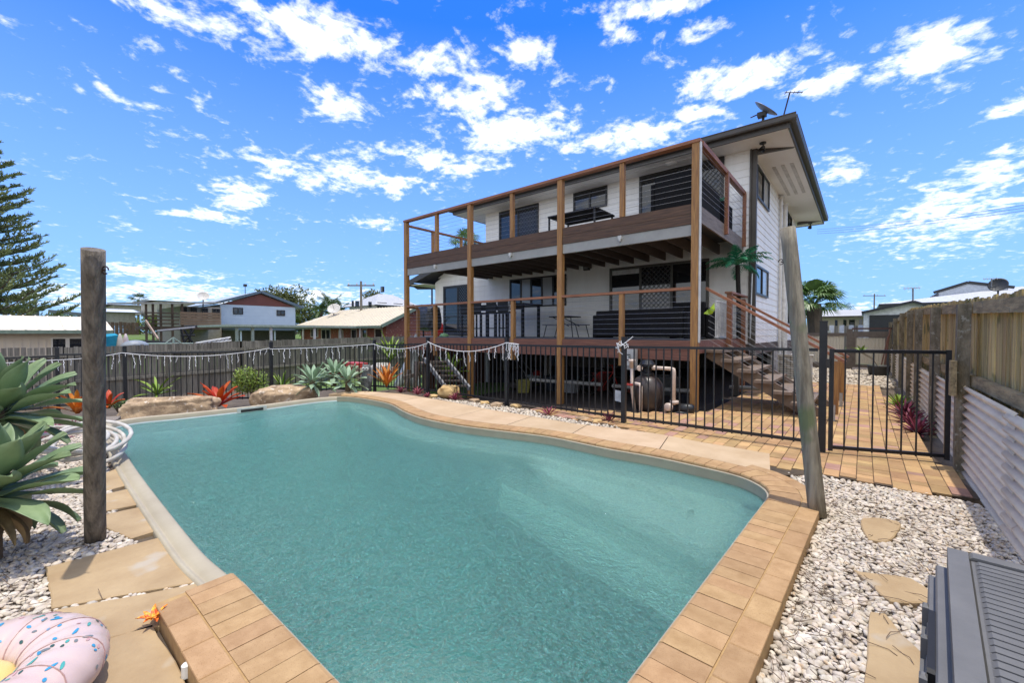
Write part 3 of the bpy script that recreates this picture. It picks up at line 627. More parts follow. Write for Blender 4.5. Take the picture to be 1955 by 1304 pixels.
def opening(name,axis,c,a0,a1,z0,z1,s,panes,fm=m_frame,t=.05):
    root=MB(); bx=frame(root,axis,c,a0,a1,z0,z1,t,.06,s)
    n=len(panes); wd=(a1-a0-2*t)/n
    for k in range(1,n): x=a0+t+wd*k; bx(x-.03,x+.03,z0+t,z1-t,.055)
    r=root.build(name,fm,house)
    for k,p in enumerate(panes):
        x0=a0+t+wd*k+(.03 if k else 0); x1=a0+t+wd*(k+1)-(.03 if k<n-1 else 0); g=MB()
        def bx2(b,p0,p1,q0,q1,d0,d1):
            lo,hi=sorted((c+s*d0,c+s*d1))
            if axis=='x': b.box(p0,p1,lo,hi,q0,q1)
            else: b.box(lo,hi,p0,p1,q0,q1)
        bx2(g,x0,x1,z0+t,z1-t,.026,.030); g.build('pane' if p!='c' else 'curtained_pane',m_glassl if p=='c' else m_glass,r)
        if p=='d':      # diamond security mesh
            d=MB(); h=z1-z0-2*t; W_=x1-x0; st=.13
            k2=-h
            while k2<W_:
                for sg in (1,-1):
                    u0=max(0,k2); u1=min(W_,k2+h)
                    if u1>u0+.01:
                        q0=u0-k2; q1=u1-k2
                        if sg<0: q0,q1=h-q0,h-q1
                        A=(x0+u0,c+s*.045,z0+t+q0) if axis=='x' else (c+s*.045,x0+u0,z0+t+q0); Bq=(x0+u1,c+s*.045,z0+t+q1) if axis=='x' else (c+s*.045,x0+u1,z0+t+q1)
                        d.bar(A,Bq,.012,.012)
                k2+=st
            d.build('security_mesh',mat('mesh_bars',(.10,.10,.10),.5),r)
        if p=='b':
            l=MB(); bx2(l,x0+.01,x1-.01,z1-t-.14,z1-t-.005,.031,.036); l.build('roller_blind',m_blind,r)
        if p=='h':
            l=MB(); bx2(l,x0+.01,x1-.01,(z0+z1)/2-.25,(z0+z1)/2-.21,.031,.05); l.build('mid_rail',fm,r)
    return r
opening('sliding_door','x',WY,-5.82,-3.05,1.26,3.28,-1,['b','d','n'],m_bronze,.07)
opening('window','x',WY,-9.70,-7.35,2.25,3.26,-1,['n','c','n','c','n'])
opening('sliding_door','x',WY,-13.25,-11.55,1.26,3.26,-1,['h','d'],m_frame,.09)
opening('window','x',WY,-7.08,-5.92,5.17,5.77,-1,['n','n'])
opening('sliding_door','x',WY,-10.2,-8.45,3.74,5.74,-1,['h','d'],m_frame,.07)
opening('sliding_door','x',WY,-4.92,-2.72,3.74,5.78,-1,['n','d'],m_frame,.07)
opening('window','y',WX,12.25,14.0,4.82,5.64,1,['n','c'])
opening('window','y',WX,12.2,14.0,2.36,3.12,1,['n','c'])
opening('window','y',WX,17.6,18.9,4.5,5.66,1,['n','n']); opening('window','y',WX,17.3,18.6,1.7,2.9,1,['n','n'])
for x,z in ((-10.75,3.3),(-6.6,3.32)):
    x0=onY(732 if x<-10 else 1122,514,WY).x
    B('wall_light',m_frame,house,(x0-.10,x0+.10,WY-.10,WY-.02,3.30,3.56))
    B('wall_light_lens',mat('grey_lens',(.30,.31,.31),.4),house,(x0-.06,x0+.06,WY-.108,WY-.101,3.34,3.42),(x0-.06,x0+.06,WY-.108,WY-.101,3.44,3.52))
def spot(x,y,z,nm='eave_floodlight'):
    b=MB(); b.lathe([(.07,0),(.07,-.03),(.02,-.04)],(x,y,z),14); b.tube([(x,y,z-.03),(x+.02,y-.03,z-.12)],.015,8)
    b.lathe([(.03,0),(.045,.03),(.075,.12),(.07,.12),(.03,.05)],(x+.02,y-.02,z-.10),14,(-.3,-.5,-1)); b.build(nm,m_frame,house)
spot(-1.85,11.35,5.80); spot(-1.7,20.9,5.80)
for x in (-3.9,-9.2):
    b=MB(); b.lathe([(.15,0),(.14,-.03),(.06,-.06)],(x,11.2,5.80),18); b.build('eave_dome_light',m_soff,house)
# ------------------------------------------------------------ decks
PX_=[onY(p,600,DY+.05).x for p in (774,898,1070,1330)]
posts=[DX0+.03,PX_[1],PX_[2],DX1-.05]
for x,zb in zip(posts,(-.60,-.45,-.30,-.02)):
    B('deck_post',m_postw,house,(x-.062,x+.062,DY,DY+.115,zb,4.80 if x!=posts[-1] else 4.80))
b=MB(); b.box(posts[3]+.066,posts[3]+.085,DY+.01,DY+.09,1.2,4.75); b.build('sunlit_face_strip',m_blind,house)  # pale strip stands in for grazing sunlight on the post's right face
# intermediate upper posts, lower posts
up=[onY(p,440,DY+.05).x for p in (834,978,1188)]; lowm=[onY(p,610,DY+.05).x for p in (831,979.5,1187)]
for x in up: B('rail_post',m_postw,house,(x-.045,x+.045,DY+.01,DY+.10,3.68,4.74))
for x in lowm: B('rail_post',m_postw,house,(x-.045,x+.045,DY+.01,DY+.10,.72,2.16))
# top handrails
B('handrail',m_railw,house,(DX0-.03,DX1+.03,DY-.02,DY+.125,4.79 if 0 else 4.742,4.80))
for a,b2 in zip(posts[:-1],posts[1:]): B('handrail',m_railw,house,(a+.062,b2-.062,DY-.005,DY+.115,2.15,2.20))
# uppers fascia boards + grey beam + lower fascias
for a,b2 in zip(posts[:-1],posts[1:]):
    B('deck_fascia',m_fasw,house,(a+.064,b2-.064,DY+.02,DY+.055,3.51,3.68)); B('deck_fascia',m_fasw,house,(a+.064,b2-.064,DY+.015,DY+.05,3.325,3.503))
    B('deck_beam',m_steel,house,(a+.064,b2-.064,DY+.035,DY+.10,3.12,3.32))
    B('deck_fascia',m_fasr,house,(a+.064,b2-.064,DY+.015,DY+.05,1.06,1.235)); B('deck_fascia',m_fasr,house,(a+.064,b2-.064,DY+.02,DY+.055,.87,1.052))
    m_=(a+b2)/2; xx=m_; b=MB(); b.box(xx-.035,xx+.035,DY-.02,DY+.034,3.24,3.31); b.tube([(xx,DY-.0,3.24),(xx,DY-.0,3.20)],.025,10); b.build('beam_light',m_blind,house)
# joists (run across the deck)
x=DX0+.35
while x<DX1-.1:
    B('joist',m_joist,house,(x-.022,x+.022,DY+.11,WY-.12,3.34,3.58)); B('joist',m_joist,house,(x-.022,x+.022,DY+.11,WY-.02,.95,1.18)); x+=.45
fl=MB(); fy=DY+.06
while fy<WY-.03: fl.box(DX0+.02,DX1-.02,fy,fy+.085,3.655,3.678); fy+=.09
fl.build('upper_deck_floor',m_deckb,house)
fl=MB(); fy=DY+.06
while fy<WY-.03: fl.box(DX0+.02,DX1-.02,fy,fy+.087,1.185,1.238); fy+=.09
fl.box(-13.8,DX0+.018,9.9,WY-.02,1.185,1.238); fl.build('lower_deck_floor',m_deckb,house)
# side (right) of upper deck
B('deck_side_board',m_sidew,house,(DX1-.04,DX1,DY+.12,WY-.05,3.36,3.66))
for y in (9.75,11.45): B('rail_post',m_raily,house,(DX1+.001,DX1+.07,y-.045,y+.045,3.45,4.74))
B('side_handrail',m_raily,house,(DX1-.05,DX1+.05,DY+.127,WY-.05,4.70,4.79)); 
# left side of upper deck
for y in (8.95,10.2,11.5): B('rail_post',m_postw,house,(DX0,DX0+.08,y-.04,y+.04,3.68,4.62))
B('side_handrail',m_raily,house,(DX0-.01,DX0+.09,DY+.127,WY-.02,4.62,4.67)); B('deck_side_board',m_sidew,house,(DX0,DX0+.04,DY+.12,WY-.05,3.36,3.67))
# lower left: handrail goes left over the wing deck
B('side_handrail',m_raily,house,(DX0-.03,DX0+.06,DY+.12,8.35,2.12,2.17)); B('rail_post',m_postw,house,(DX0-.02,DX0+.06,8.31,8.40,-.4,2.12))
# wires
def wires(name,pts):
    b=MB()
    for a,c in pts: b.tube([a,c],.0025,5)
    return b.build(name,m_cable,house)
sup=[(DX0+.09,z) for z in ()]
zs_u=[3.68+.105*k for k in range(1,10)]; zs_l=[1.26+.098*k for k in range(0,9)]
for a,b2 in zip(posts[:-1],posts[1:]):
    wires('rail_wires',[((a+.06,DY+.055,z),(b2-.06,DY+.055,z)) for z in zs_u]); wires('rail_wires',[((a+.06,DY+.055,z),(b2-.06,DY+.055,z)) for z in zs_l])
wires('rail_wires',[((DX1+.035,DY+.1,z),(DX1+.035,11.45,z)) for z in zs_u]); wires('rail_wires',[((DX0+.04,DY+.1,z),(DX0+.04,11.5,z)) for z in zs_u])
# under-deck bracing slats at the far left
b=MB()
for k in range(10): b.box(-10.9,-10.86,8.6+k*.3,8.8+k*.3,-.5,.85)
b.build('underfloor_batten',m_fasr,house)
# ------------------------------------------------------------ stairs at the right end of the deck
st=MB(); SY0,SY1=8.32,10.05
stair=house; X0,Z0,X1,Z1=-2.24,1.02,-.50,-.03
for y in (8.55,9.85): st=MB(); st.bar((X0,y,Z0),(X1,y,Z1),.06,.24); st.build('stair_stringer',mat('brown_stair_paint',(.21,.15,.105),.6,(.14,.10,.075),5),house)
for k in range(6):
    x=-2.11+k*.268; z=1.06-k*.168
    trd=B('tread',mat('brown_tread_paint',(.23,.17,.125),.6,(.15,.11,.085),5),stair,(x-.145,x+.145,SY0,SY1,z-.05,z))
    for y in (8.62,9.78): b=MB(); b.bar((x,y,z-.052),(x+.09,y,z-.14),.05,.09); b.build('tread_bracket',mat('brown_stair_paint',(.2,.15,.1)),trd)
for (y,hx) in ((8.32,-.34),(10.05,-.30)):
    B('newel_post',m_postw,stair,(hx-.06,hx+.06,y-.06,y+.06,.10,.93)); B('post_stirrup',mat('galvanised_bracket',(.45,.44,.42),.5,metal=.5),stair,(hx-.025,hx+.025,y-.068,y-.061,-.02,.25))
    h=MB(); a=Vector((-2.24,y,2.20)) if y<9 else Vector((-2.20,y,2.17)); e=Vector((-.20,y,.92)); h.bar(a,e,.10,.045); h.build('stair_handrail',m_railw,stair)
    b=MB()
    for k in range(8):
        f=(k+1)*.115; b.tube([(-2.2,y,2.18-f),(hx,y,1.0-f)],.0025,5)
    b.build('stair_wires',m_cable,stair)
# end section of the deck rail behind the stair head
B('newel_post',m_raily,house,(DX1+.0,DX1+.10,9.98,10.08,.95,2.22)); B('newel_post',m_raily,house,(DX1,DX1+.10,11.30,11.40,-.05,2.18)); B('end_handrail',m_raily,house,(DX1-.03,DX1+.12,9.93,11.5,2.222,2.262))
B('deck_side_board',m_fasr,house,(DX1-.038,DX1,DY+.12,WY-.02,1.0,1.235)); B('deck_side_post',m_trim,house,(DX1+.02,DX1+.12,10.6,10.7,-.05,1.0))
b=MB()
for k in range(8): b.tube([(DX1+.05,10.05,1.3+k*.105),(DX1+.05,11.35,1.3+k*.105)],.0025,5)
b.build('rail_wires',m_cable,house)
# roof fittings: things of their own
d0=onY(1459,212,11.6)
sd=empty('satellite_dish',(-1.95,11.6,6.1),'round grey satellite dish on the front edge of the main roof','satellite dish')
def dish(root,c,r,nrm,m):
    b=MB(); b.smooth=True; n=Vector(nrm).normalized(); b.lathe([(0.001,0),(r*.5,r*.06),(r*.85,r*.17),(r,r*.24),(r*1.0,r*.27),(r*.85,r*.2),(r*.5,r*.09),(.002,.03*r)],c,24,n); b.build('reflector',m,root)
c=Vector(onY(1458,213,11.5)); _v=ray(1458,210); _d=RT*.86-UP*.51; dish(sd,c,.30,_d.cross(_v)+_v*.12,mat('dish_grey',(.20,.21,.23),.4))
b=MB(); b.tube([c-Vector((0,0,.05)),c+Vector((-.05,.1,-.40))],.03,8); b.box(c.x-.12,c.x+.06,c.y-.1,c.y+.05,c.z-.12,c.z-.02); b.tube([c,c+Vector((-.25,-.12,-.10))],.015,6); b.build('mount',m_frame,sd)
an=empty('roof_antenna',(-1.6,11.7,6.1),'thin leaning television antenna on the roof corner','antenna'); a0=Vector(onY(1494,216,11.3)); a1=Vector(onY(1508,176,11.3))
b=MB(); b.tube([a0-Vector((0,0,.15)),a1],.018,6); b.build('mast',m_frame,an)
b=MB(); d=Vector((.9,.35,-.15)).normalized(); b.tube([a1-d*.1,a1+d*.25],.01,5)
for k in range(5): p=a1+d*(-.08+.08*k); q=Vector((-.35,.9,.1)).normalized()*(.10-.012*k); b.tube([p-q,p+q],.006,4)
b.build('elements',m_frame,an)
#@@THINGS
# ------------------------------------------------------------ round timber poles
def pole(base,top,r0,r1,m,label,hook):
    root=empty('timber_pole',base,label,'pole','round timber shade sail poles'); b=MB(); b.smooth=False
    B0,T0=Vector(base),Vector(top); n=36; pts=[]; N=14; vs=[]; d=(T0-B0); x=d.orthogonal().normalized(); y=d.cross(x).normalized()
    for i in range(N+1):
        t=i/N; c=B0+d*t; r=r0+(r1-r0)*t
        for k in range(n):
            a=2*PI*k/n; rr=r*(1+.035*mnoise.noise(Vector((math.cos(a)*1.3,math.sin(a)*1.3,t*2+base[0])))+.02*mnoise.noise(Vector((math.cos(a)*4,math.sin(a)*4,t*3))))
            vs.append(c+x*rr*math.cos(a)+y*rr*math.sin(a))
    fs=[(i*n+k,i*n+(k+1)%n,(i+1)*n+(k+1)%n,(i+1)*n+k) for i in range(N) for k in range(n)]+[tuple(range(n-1,-1,-1)),tuple(N*n+k for k in range(n))]
    b.add(vs,fs); o=b.build('trunk',m,root)
    for i,p in enumerate(o.data.polygons): p.use_smooth=i<len(fs)-2
    h=MB(); hx,hd=hook; c=B0+d*hx; dv=Vector(hd).normalized(); s0=c+dv*(r1+.02)
    h.tube([s0+dv*(.02*math.cos(a))+Vector((0,0,1))*(.022*math.sin(a)) for a in [2*PI*q/12 for q in range(11)]],.004,6); h.tube([c+dv*r1*.9,s0],.005,6); h.build('eye_bolt',mat('rusty_iron',(.06,.035,.025),.7,metal=.4),root)
pole(G(182,1028,-.05),atD(178,476,2.41),.056,.052,m_pole2,'dark upright round timber pole among the pebbles beside the agaves',(.94,(.8,.6,0)))
bp_=G(1561,985,-.05); pole(bp_,atD(1504,436,(bp_-Vector((0,0,EYE))).dot(FW)+.25),.060,.056,m_pole,'leaning grey green round timber pole at the rounded brick corner of the pool',(.88,(-.9,.2,0)))
# ------------------------------------------------------------ black pool fence
def P2(px,d): v=atD(px,635,d); return (v.x,v.y)
fposts=[(P2(-230,8.35),.80,.80),(P2(-20,8.6),.86,.86),(P2(108,8.95),.90,.93),(P2(237,9.3),.93,.945),(P2(517,10.0),.95,1.03),((-10.09,6.37),1.05,1.05),((-7.89,6.40),1.13,1.13),((-5.32,6.25),1.155,1.155),((-2.81,6.07),1.175,1.18),((-.35,6.05),1.20,1.20)]
pf=empty('pool_fence',(-6,6.2,0),'black tubular pool fence running round the far side of the pool','fence')
gr_=0
for i,((x,y),zl,zr) in enumerate(fposts):
    zt=max(zl,zr); w=.0325 if i not in(9,) else .036; b=MB(); b.box(x-w,x+w,y-w,y+w,zt-1.32,zt+(.12 if i<9 else .30)); b.box(x-w-.004,x+w+.004,y-w-.004,y+w+.004,zt+(.121 if i<9 else .301),zt+(.135 if i<9 else .315)); b.build('post',m_black,pf)
def panel(root,a,b_,za,zb,gap=.05,h=1.08,pitch=.112,name='panel'):
    b=MB(); A=Vector((*a,za-.02)); Bv=Vector((*b_,zb-.02)); d=(Bv-A); L=d.length; u=d/L; A=A+u*gap; Bv=Bv-u*gap
    b.bar(A,Bv,.032,.036); dn=Vector((0,0,h)); b.bar(A-dn,Bv-dn,.032,.036)
    n=int((L-2*gap)/pitch); 
    for k in range(1,n+0):
        p=A.lerp(Bv,k/n); b.box(p.x-.008,p.x+.008,p.y-.008,p.y+.008,p.z-h-.03,p.z+.005)
    return b.build(name,m_black,root)
for i in range(len(fposts)-1):
    a,b_=fposts[i],fposts[i+1]; panel(pf,a[0],b_[0],a[2],b_[1])
gt=empty('pool_gate',(-.35,6.05,0),'black tubular pool gate standing between the tall latch post and the timber fence','gate')
ga=(-.27,6.03); gb_=G(1812,884).xy; gb_=(gb_.x-.02,gb_.y)
panel(gt,ga,gb_,1.19,1.19,.0,1.10,.118,'gate_panel')
for p,nm in ((ga,'gate_stile'),(gb_,'gate_stile')): B(nm,m_black,gt,(p[0]-.022,p[0]+.022,p[1]-.022,p[1]+.022,.03,1.195))
B('gate_latch',m_frame,gt,(ga[0]-.05,ga[0]-.01,ga[1]-.06,ga[1]-.024,.98,1.08)); B('gate_hinge',m_frame,gt,(gb_[0]+.03,gb_[0]+.07,gb_[1]-.03,gb_[1]+.02,.83,.98))
# ------------------------------------------------------------ fairy lights on the fence
m_led=mat('white_light_cord',(.80,.80,.82),.5)
def lights(name,pts,label,seed,drops):
    r=random.Random(seed); b=MB(); path=[]
    for i in range(len(pts)-1):
        a,c,sag=Vector(pts[i][:3]),Vector(pts[i+1][:3]),pts[i][3]
        for k in range(10): t=k/10; p=a.lerp(c,t); p.z-=sag*4*t*(1-t); path.append(p)
    path.append(Vector(pts[-1][:3])); b.tube(path,.008,5)
    nd=drops
    for k in range(nd):
        f=(k+.5)/nd*(len(path)-1); i=int(f); p=path[i].lerp(path[min(i+1,len(path)-1)],f-i)
        if k%5==4: continue
        L=r.choice((.07,.14,.22,.30)); q=p.copy(); seg=[q.copy()]
        for j in range(max(2,int(L/.03))): q=q+Vector((r.uniform(-.012,.012),r.uniform(-.012,.012),-.03)); seg.append(q.copy())
        b.tube(seg,.0058,4)
        for j in range(1,len(seg)): s_=r.choice((-1,1)); b.tube([seg[j],seg[j]+Vector((s_*r.uniform(.012,.028),r.uniform(-.01,.01),-.018))],.005,4)
    tag(b.build(name,m_led,None,pts[0][:3]),label,'string lights','white icicle fairy lights hung on the pool fence')
def fp(i,dz=0,dy=-.04): (x,y),a,c=fposts[i]; return (x+.03,y+dy,max(a,c)+dz)
lights('fairy_lights',[(*fp(1,-.12),.0),(*fp(2,-.13),.03),(*fp(3,-.01),.0)],'white icicle lights sagging behind the agaves on the left of the fence',1,22)
lights('fairy_lights',[(*fp(3,-.01),.13),(*fp(4,-.02),.0)],'white icicle lights strung behind the dark round pole across the longest fence panel',2,24)
lights('fairy_lights',[(*fp(4,-.04),.02),(*fp(5,.02),.0)],'white icicle lights above the grey green garden succulents',3,20)
lights('fairy_lights',[(*fp(5,.02),.13),(*fp(6,.0),.0)],'white icicle lights on the short fence panel over the owl and orange bromeliad',4,22)
lights('fairy_lights',[(*fp(6,.04),.20),(*fp(7,.03),.0),(-4.98,6.2,1.16,.0)],'white icicle lights drooping over the panel in front of the playground ladder and rocks',5,26)
b=MB(); r=random.Random(8); x0=Vector((-2.81,6.02,1.20))
for k in range(7):
    q=x0+Vector((r.uniform(-.06,.06),-.03,r.uniform(-.06,.05))); pts=[q]
    for j in range(4): q=q+Vector((r.uniform(-.05,.06),r.uniform(-.02,.02),r.uniform(-.05,.05))); pts.append(q)
    b.tube(pts,.005,5)
b.tube([x0+Vector((-.08,-.04,.02)),x0+Vector((.0,-.05,-.02)),x0+Vector((.12,-.04,.07)),x0+Vector((.18,-.04,.12))],.006,5)
b.tube([x0+Vector((-.08,-.04,.02)),x0+Vector((-.02,-.05,-.12)),x0+Vector((.02,-.04,-.15))],.006,5)
tag(b.build('cord_bundle',m_led,None,tuple(x0)),'bundle of white cord knotted round the fence post before the pool filter','cord')
# ------------------------------------------------------------ left paling fence
lf=empty('paling_fence',(-19,8,-.9),'long grey weathered paling fence along the left boundary','fence')
def ftop(y): return .93+.028*max(0,y-2)-.0006*max(0,y-2)**2
gl_=-.95
for (ya,yb,gap) in ((-4.5,1.2,.022),(1.2,6,.004),(6,11,.003),(11,17,.003),(17,24,.003),(24,33,.003)):
    b=MB(); y=ya
    while y<yb:
        z=ftop(y)+rnd.uniform(-.015,.015); b.box(-19.02+rnd.uniform(-.003,.003),-19.0,y,y+.098,gl_+.08+rnd.uniform(-.03,.03),z); y+=.10+gap+rnd.uniform(0,.004)
    b.build('palings',m_pal,lf)
for (ya,yb) in ((-4.5,3),(3,11),(11,20),(20,33)):
    for dz in (.30,1.1):
        b=MB(); b.bar((-18.955,ya,ftop(ya)-dz),(-18.955,yb,ftop(yb)-dz),.085,.09); b.build('rail',m_pal,lf)
y=-3.5
while y<33: B('post',m_pal,lf,(-18.94,-18.84,y,y+.1,-1.1,ftop(y)-.2)); y+=2.4
# ------------------------------------------------------------ right boundary fence
XF=.80
rfn=empty('boundary_fence',(XF,10,0),'tall mossy paling fence with corrugated iron sheets below on the right','fence')
def rtop(y): return 1.66+.030*(y-4) if y<14 else 1.96-.02*(y-14)
ys_=[3.1,6.15,8.3,10.6,12.4,14.9,17.9,20.9]
prev=2.4
for i,(ya,yb) in enumerate(zip([1.6]+ys_[0:0]+ys_[1:-1],ys_[1:])):
    b=MB(); y=ya+.0
    while y<yb:
        w_=rnd.uniform(.085,.10); z=rtop(y)+rnd.uniform(-.02,.02); b.box(XF+.085+rnd.uniform(0,.012),XF+.105,y,y+w_,.30,z); y+=w_+.006
    b.build('palings',m_palr,rfn)
    b=MB(); b.bar((XF+.055,ya+.06,rtop(ya)-.10),(XF+.055,yb-.06,rtop(yb)-.10),.055,.11,(0,0,1)); b.build('rail',m_palrail,rfn)
    b=MB(); b.bar((XF+.055,ya+.06,.90),(XF+.055,yb-.06,.90),.055,.10,(0,0,1)); b.build('rail',m_palrail,rfn)
for y in ys_[1:]:
    z=rtop(y)-.06; b=MB(); lean=rnd.uniform(-.01,.02)
    b.box(XF-.075,XF+.02,y-.055,y+.055,-.15,z); b.build('post',m_palp,rfn)
# corrugated sheets: waves run along Y
def corr(ya,yb,x,z0,z1,dz=0,pitch=.085,amp=.017):
    b=MB(); b.smooth=True; n=int((z1-z0)/pitch*8); vs=[]; m_=6
    for i in range(n+1):
        z=z0+(z1-z0)*i/n
        for j in range(m_+1): vs.append((x+amp*math.sin(2*PI*(z+dz)/pitch),ya+(yb-ya)*j/m_,z+ .0))
    b.add(vs,[(i*(m_+1)+j,i*(m_+1)+j+1,(i+1)*(m_+1)+j+1,(i+1)*(m_+1)+j) for i in range(n) for j in range(m_)])
    o=b.build('iron_sheet',m_corr,rfn); md=o.modifiers.new('solid','SOLIDIFY'); md.thickness=.0025
corr(1.7,4.40,XF-.035,.0-.02,.84,.03); corr(4.22,6.08,XF-.012,-.02,.85)
for ya,yb in zip(ys_[1:-1],ys_[2:]): corr(ya+.06,yb-.06,XF-.0,-.03,.78+rnd.uniform(-.03,.05),rnd.uniform(0,.08))
B('latch_block',m_palrail,rfn,(XF-.125,XF-.079,6.02,6.12,.75,1.10))
# leaning tools and bin in the corner
b=MB(); b.tube([(.55,19.2,0),(.72,19.6,1.5)],.025,6); b.tube([(.45,19.0,0),(.66,19.3,1.25)],.02,6); tag(b.build('leaning_rod',mat('rust_brown_metal',(.14,.06,.04),.6),None,(.5,19.1,0)),'thin rusty rods leaning on the far end of the timber fence','rod')
# ------------------------------------------------------------ cross fence and gate at the back
m_cream=mat('cream_ribbed_steel',(.60,.55,.45),.5,(.55,.50,.41),3); m_brn=mat('brown_fence_steel',(.15,.12,.10),.5)
cf=empty('side_fence',(-.5,20.9,0),'low brown framed fence with cream ribbed steel infill across the side path','fence')
def ribs(b,x0,x1,y,z0,z1,p=.1):
    x=x0
    while x<x1-.01: b.add([(x,y,z0),(x+p*.5,y,z0),(x+p*.6,y-.02,z0),(x+p*.9,y-.02,z0),(x+p,y,z0),(x,y,z1),(x+p*.5,y,z1),(x+p*.6,y-.02,z1),(x+p*.9,y-.02,z1),(x+p,y,z1)],[(i,i+1,i+6,i+5) for i in range(4)]); x+=p
qx=lambda p: onY(p,650,20.9).x
b=MB(); ribs(b,WX,qx(1612),20.9,.2,1.25); b.build('ribbed_panel',m_cream,cf)
B('frame_rail',m_brn,cf,(WX,qx(1616),20.84,20.94,1.25,1.37)); B('frame_rail',m_brn,cf,(WX,qx(1616),20.84,20.94,-.08,.2))
B('gate_post',m_brn,cf,(qx(1616),qx(1628),20.82,20.96,-.05,1.52))
sg=empty('side_gate',(.0,20.9,0),'brown framed gate with cream ribbed panel beside the timber fence','gate')
b=MB(); ribs(b,qx(1632),qx(1690),20.9,.18,1.18); b.build('ribbed_panel',m_cream,sg)
B('gate_frame',m_brn,sg,(qx(1628),qx(1634),20.85,20.93,.05,1.42),(qx(1690),qx(1702),20.85,20.93,.05,1.42),(qx(1634),qx(1690),20.85,20.93,1.20,1.42),(qx(1634),qx(1690),20.85,20.93,.05,.17))
B('gate_cap',mat('dark_red_cap',(.10,.05,.045),.6),sg,(qx(1626),qx(1704),20.84,20.96,1.50,1.56))
# ------------------------------------------------------------ plants
def blade(b,base,az_,el_,L,W_,droop=.3,nseg=9,chan=.18,thick=.004,wprof=None,twist=0):
    p=Vector(base); e=el_; pts=[]; 
    for i in range(nseg+1):
        pts.append((p.copy(),e)); st_=L/nseg; p=p+Vector((math.cos(az_)*math.cos(e),math.sin(az_)*math.cos(e),math.sin(e)))*st_; e-=droop/nseg*(1+.6*i/nseg)
    side=Vector((-math.sin(az_),math.cos(az_),0)); top=[]; bot=[]; m_=len(pts)
    for i,(q,e) in enumerate(pts):
        t=i/(m_-1); w=W_*(wprof(t) if wprof else (math.sin(PI*min(1,(t*.93+.10)))**.8 if t<1 else 0)); w=max(w,.0005)
        nrm=Vector((-math.cos(az_)*math.sin(e),-math.sin(az_)*math.sin(e),math.cos(e))); s_=(side*math.cos(twist*t)+nrm*math.sin(twist*t))
        for k,f in enumerate((-1,-.5,0,.5,1)):
            o=q+s_*(w/2*f)+nrm*(chan*w*abs(f)**1.6+.012*W_/.1*math.sin(6*t+f*2)*abs(f)); top.append(o); bot.append(o-nrm*(thick*(1-abs(f)**2)+.0006))
    n=len(top); b.add(top+bot,[(i*5+k,(i+1)*5+k,(i+1)*5+k+1,i*5+k+1) for i in range(m_-1) for k in range(4)]+[(n+i*5+k,n+i*5+k+1,n+(i+1)*5+k+1,n+(i+1)*5+k) for i in range(m_-1) for k in range(4)]+
        [(i*5,n+i*5,n+(i+1)*5,(i+1)*5) for i in range(m_-1)]+[(i*5+4,(i+1)*5+4,n+(i+1)*5+4,n+i*5+4) for i in range(m_-1)])
def agave(c,L,W_,n,label,seed,stem=.3,tilt=(0,0),m=None,grp=None,name='agave'):
    r=random.Random(seed); c=Vector(c); root=empty(name,(c.x,c.y,c.z-stem),label,'agave plant',grp)
    b=MB(); b.smooth=True
    for i in range(n):
        t=i/n; a=i*2.39996+r.uniform(-.2,.2); e=-.42+1.75*t**1.05+r.uniform(-.08,.08); l=L*(1-.25*t+ (0 if t>.1 else -.15))*r.uniform(.9,1.05); w=W_*(1-.25*abs(t-.45))*r.uniform(.9,1.05)
        a2=a; e2=e+tilt[0]*math.cos(a-tilt[1])
        blade(b,c+Vector((math.cos(a)*.05,math.sin(a)*.05,t*.16)),a2,e2,l,w,r.uniform(.05,.5)*(1.1-t),12,.16,.006,lambda t_:(.34+.66*sm(t_/.5)) if t_<.5 else max(0.,(1-((t_-.5)/.5)**1.9)),r.uniform(-.3,.3))
    b.build('foliage',m or m_green,root)
    if L>.5 and stem>.25:
        b=MB(); b.smooth=True
        for i in range(7): blade(b,c+Vector((0,0,-.03)),i*2.4+.5,r.uniform(-.9,-.5),L*r.uniform(.45,.75),W_*.5,r.uniform(.4,.9),8,.45,.003,None,r.uniform(-1,1))
        b.build('dry_leaf',mat('dead_agave_leaf',(.30,.21,.10),.8,(.16,.10,.05),6,island=.2,trans=.1),root)
    s_=MB(); s_.tube([c-Vector((0,0,stem)),c+Vector((0,0,.15))],[.07,.05],10) if 0 else s_.tube([c-Vector((0,0,stem)),c-Vector((0,0,stem*.5)),c+Vector((0,0,.12))],.06,10); s_.build('stem',mat('dry_stem',(.14,.10,.06),.9,bump=.5),root)
AG='broad leaved grey green agaves'
agave(atD(-25,965,2.62),.53,.17,44,'large agave rosette nearest the camera touching the dark round pole',1,.35,(.25,-.6),grp=AG)
agave(atD(-5,805,3.75),.64,.20,40,'large agave rosette on the left behind the nearest one and below the fairy lights',22,.62,(.3,-.5),grp=AG)
m_agf=mat('blue_grey_agave_leaf',(.32,.44,.30),.5,(.22,.32,.20),3,island=.15,trans=.1)
for (px,py,d,L,W_,sd_,lab) in ((597,735,9.9,.52,.12,3,'pale green agave just right of the right hand boulder'),(638,722,10.4,.50,.12,4,'taller pale agave standing between two lower ones by the fence'),(664,733,9.9,.46,.11,5,'pale green agave beside the owl statue')):
    agave(atD(px,py,d),L,W_,26,lab,sd_,.2,m=m_agf,grp=AG)
